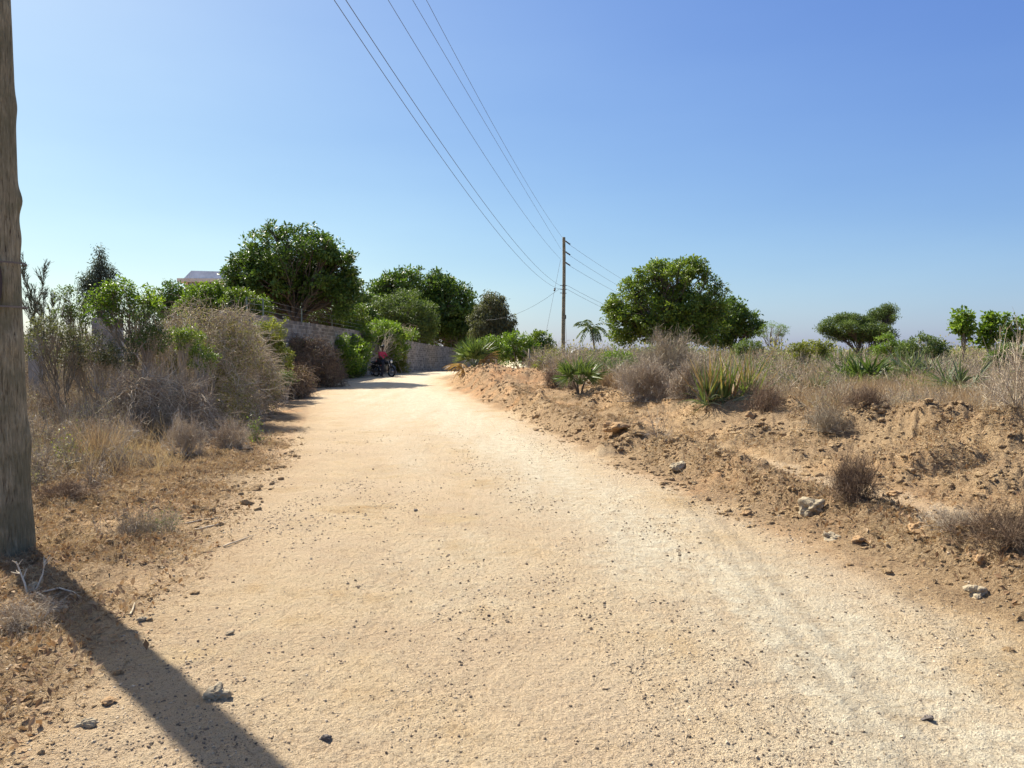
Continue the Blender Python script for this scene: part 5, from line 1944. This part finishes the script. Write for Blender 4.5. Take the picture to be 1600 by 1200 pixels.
def torus(g, c, R, r, n=28, m=8, rnd=.5, ax=(0, 1, 0)):
    a = np.linspace(0, 2 * PI, n, endpoint=False)
    b = np.linspace(0, 2 * PI, m, endpoint=False)
    A, B = np.meshgrid(a, b, indexing='ij')
    X = (R + r * np.cos(B)) * np.cos(A)
    Z = (R + r * np.cos(B)) * np.sin(A)
    Y = r * np.sin(B)
    V = np.stack([X + c[0], Y + c[1], Z + c[2]], -1)
    idx = np.arange(n * m).reshape(n, m)
    i1 = np.roll(idx, -1, 0)
    q = np.stack([idx, i1, np.roll(i1, -1, 1), np.roll(idx, -1, 1)], -1).reshape(-1, 4)
    g.add(V, quads=q, rnd=rnd)


def ellipsoid(g, c, s, n=16, m=10, pw=1.0):
    a = np.linspace(0, 2 * PI, n, endpoint=False)
    b = np.linspace(-PI / 2, PI / 2, m)
    A, B = np.meshgrid(a, b, indexing='ij')
    V = np.stack([c[0] + s[0] * np.cos(B) * np.cos(A), c[1] + s[1] * np.cos(B) * np.sin(A), c[2] + s[2] * np.sin(B)], -1)
    idx = np.arange(n * m).reshape(n, m)
    i1 = np.roll(idx, -1, 0)
    q = np.stack([idx[:, :-1], i1[:, :-1], i1[:, 1:], idx[:, 1:]], -1).reshape(-1, 4)
    g.add(V, quads=q)


def put(g, name, mat, parent, smooth=True):
    """local geometry, already in the parent's own frame"""
    me = g.mesh(name, mat, smooth)
    o = bpy.data.objects.new(name, me)
    COL.objects.link(o)
    o.parent = parent
    return o


def motorcycle(label, x, y, rz, tankmat):
    root = empty('motorcycle', (x, y, gz(x, y)), label, 'motorcycle', 'motorcycles parked before the wall', rz)
    for cx_, nm in ((.64, 'wheel'), (-.64, 'wheel')):
        g = Geo()
        tube1(g, [(cx_, -.07, .30), (cx_, .07, .30)], .06, 12)
        for k in range(10):
            a = k * PI / 5
            tube1(g, [(cx_, 0, .30), (cx_ + .22 * math.cos(a), 0, .30 + .22 * math.sin(a))], .006, 4, caps=False)
        torus(g, (cx_, 0, .30), .225, .016, 28, 6)
        wh = put(g, nm, M['chrome'], root)
        g = Geo()
        torus(g, (cx_, 0, .30), .262, .042)
        put(g, 'tyre', M['black'], wh)
        g = Geo()
        for a0, a1 in ((.15 * PI, .85 * PI),):
            aa = np.linspace(a0, a1, 12)
            V = np.array([(cx_ + .325 * math.cos(t_), yy, .30 + .325 * math.sin(t_)) for t_ in aa for yy in (-.06, .06)])
            V2 = V + [0, 0, .012]
            idx = np.arange(24).reshape(12, 2)
            g.add(np.concatenate([V, V2]), quads=np.concatenate([np.stack([idx[:-1, 0], idx[1:, 0], idx[1:, 1], idx[:-1, 1]], -1), np.stack([idx[:-1, 0], idx[:-1, 1], idx[1:, 1], idx[1:, 0]], -1) + 24]))
        put(g, 'mudguard', tankmat if cx_ > 0 else M['bike_black'], root)
    g = Geo()
    for s in (-.085, .085):
        tube1(g, [(.64, s, .30), (.47, s, .84)], .022, 8)
    tube1(g, [(.47, -.1, .84), (.47, .1, .84)], .02, 6)
    put(g, 'fork', M['chrome'], root)
    g = Geo()
    tube1(g, [(.46, 0, .82), (.10, 0, .72), (-.35, 0, .68), (-.72, 0, .72)], .025, 8)
    tube1(g, [(.45, 0, .78), (.30, 0, .34), (-.15, 0, .28), (-.35, 0, .66)], .022, 8)
    for s in (-.09, .09):
        tube1(g, [(-.15, s, .30), (-.64, s, .30)], .022, 8)
        tube1(g, [(-.60, s, .33), (-.42, s, .66)], .026, 8)
    put(g, 'frame', M['bike_black'], root)
    g = Geo()
    ellipsoid(g, (.17, 0, .80), (.27, .135, .12))
    put(g, 'fuel_tank', tankmat, root)
    g = Geo()
    box(g, (-.36, 0, .775), (.74, .22, .09))
    ellipsoid(g, (-.36, 0, .81), (.38, .12, .05))
    put(g, 'seat', M['bike_black'], root)
    g = Geo()
    for k in range(6):
        box(g, (.14, 0, .42 + k * .032), (.20, .2, .018))
    box(g, (.10, 0, .33), (.36, .24, .15))
    ellipsoid(g, (.05, .1, .34), (.12, .06, .11))
    put(g, 'engine', M['chrome'], root, False)
    g = Geo()
    tube1(g, [(.2, -.1, .42), (.3, -.12, .26), (-.1, -.15, .25), (-.3, -.17, .27)], .022, 8)
    tube1(g, [(-.3, -.17, .27), (-.82, -.18, .38)], [.045, .05], 10)
    put(g, 'exhaust', M['chrome'], root)
    g = Geo()
    tube1(g, [(.34, -.36, .98), (.40, -.2, 1.0), (.45, 0, .93), (.40, .2, 1.0), (.34, .36, .98)], .014, 8)
    hb = put(g, 'handlebar', M['bike_black'], root)
    for s in (-1, 1):
        g = Geo()
        tube1(g, [(.40, .24 * s, 1.0), (.42, .34 * s, 1.17)], .008, 6)
        ellipsoid(g, (.42, .36 * s, 1.2), (.015, .07, .045))
        put(g, 'mirror', M['bike_black'], hb)
    g = Geo()
    ellipsoid(g, (.54, 0, .86), (.08, .10, .10))
    hl = put(g, 'headlight', M['bike_black'], root)
    g = Geo()
    ellipsoid(g, (.605, 0, .86), (.03, .08, .08))
    put(g, 'lens', M['lamp'], hl)
    g = Geo()
    tube1(g, [(-.72, -.12, .80), (-.95, -.12, .82), (-.95, .12, .82), (-.72, .12, .80)], .012, 6)
    put(g, 'rack', M['chrome'], root)
    g = Geo()
    tube1(g, [(-.05, .1, .26), (-.1, .28, .01)], .012, 6)
    put(g, 'kickstand', M['chrome'], root)
    return root


BX, BY = at(600, 43.2), 43.2
BR = math.radians(-38)
b1 = motorcycle('black motorcycle with a rider, parked nose towards the road', BX, BY, BR, M['bike_black'])
motorcycle('second motorcycle with a red tank, parked behind the one with the rider', at(589, 44.4), 44.4, math.radians(-58), M['bike_red'])


def skin_body(name, joints, edges, radii, mat, root, loc, rz):
    me = bpy.data.meshes.new(name)
    me.from_pydata([tuple(j) for j in joints], edges, [])
    o = bpy.data.objects.new(name, me)
    COL.objects.link(o)
    o.modifiers.new('skin', 'SKIN')
    sub = o.modifiers.new('sub', 'SUBSURF')
    sub.levels = sub.render_levels = 1
    for i, r_ in enumerate(radii):
        sv = me.skin_vertices[0].data[i]
        sv.radius = (r_, r_) if np.isscalar(r_) else r_
        sv.use_root = (i == 0)
    me.materials.append(mat)
    if root is not None:
        o.parent = root
    return o


# rider: local frame of the motorcycle, x forward, sitting on the seat, feet on the ground / pegs
J = [(-.22, 0, .88), (-.20, 0, 1.05), (-.15, 0, 1.28), (-.13, 0, 1.40), (-.11, 0, 1.48), (-.08, 0, 1.60), (-.07, 0, 1.70),
     (-.16, .19, 1.36), (-.02, .27, 1.13), (.26, .30, 1.02), (.34, .31, 1.0),
     (-.16, -.19, 1.36), (-.02, -.27, 1.13), (.26, -.30, 1.02), (.34, -.31, 1.0),
     (-.20, .11, .88), (.20, .22, .78), (.12, .26, .38), (.10, .27, .08), (.24, .28, .04),
     (-.20, -.11, .88), (.20, -.22, .78), (.12, -.26, .38), (.10, -.27, .08), (.24, -.28, .04)]
E_ = [(0, 1), (1, 2), (2, 3), (3, 4), (4, 5), (5, 6), (2, 7), (7, 8), (8, 9), (9, 10), (2, 11), (11, 12), (12, 13), (13, 14), (0, 15), (15, 16), (16, 17), (17, 18), (18, 19), (0, 20), (20, 21), (21, 22), (22, 23), (23, 24)]
Rr_ = [.15, .14, .16, .09, .055, .095, .075, .065, .05, .036, .03, .065, .05, .036, .03, .10, .085, .06, .045, .035, .10, .085, .06, .045, .035]
pr = empty('person', (BX, BY, gz(BX, BY)), 'person in a red shirt and dark trousers sitting on the front motorcycle', 'person', None, BR)
skin_body('body', J, E_, Rr_, M['skin'], pr, None, 0)
skin_body('shirt', [J[i] for i in (0, 1, 2, 3, 7, 8, 11, 12)], [(0, 1), (1, 2), (2, 3), (2, 4), (4, 5), (2, 6), (6, 7)], [.165, .165, .18, .085, .085, .066, .085, .066], M['shirt'], pr, None, 0)
skin_body('trousers', [J[i] for i in (0, 15, 16, 17, 18, 20, 21, 22, 23)], [(0, 1), (1, 2), (2, 3), (3, 4), (0, 5), (5, 6), (6, 7), (7, 8)], [.165, .12, .102, .08, .062, .12, .102, .08, .062], M['trousers'], pr, None, 0)
g = Geo()
ellipsoid(g, (-.095, 0, 1.70), (.115, .10, .095))
put(g, 'hair', M['bike_black'], pr)
for s in (-1, 1):
    for k in range(4):
        g = Geo()
        tube1(g, [(.34, (.30 + k * .022 - .03) * s, 1.0), (.40, (.30 + k * .022 - .03) * s, 1.005), (.41, (.30 + k * .022 - .03) * s, .975)], .010, 6)
        put(g, 'finger', M['skin'], pr)
for s in (-1, 1):
    g = Geo()
    ellipsoid(g, (.015, .035 * s, 1.62), (.012, .014, .008))
    put(g, 'eye', M['lamp'], pr)
g = Geo()
ellipsoid(g, (.022, 0, 1.585), (.022, .016, .024))
put(g, 'nose', M['skin'], pr)
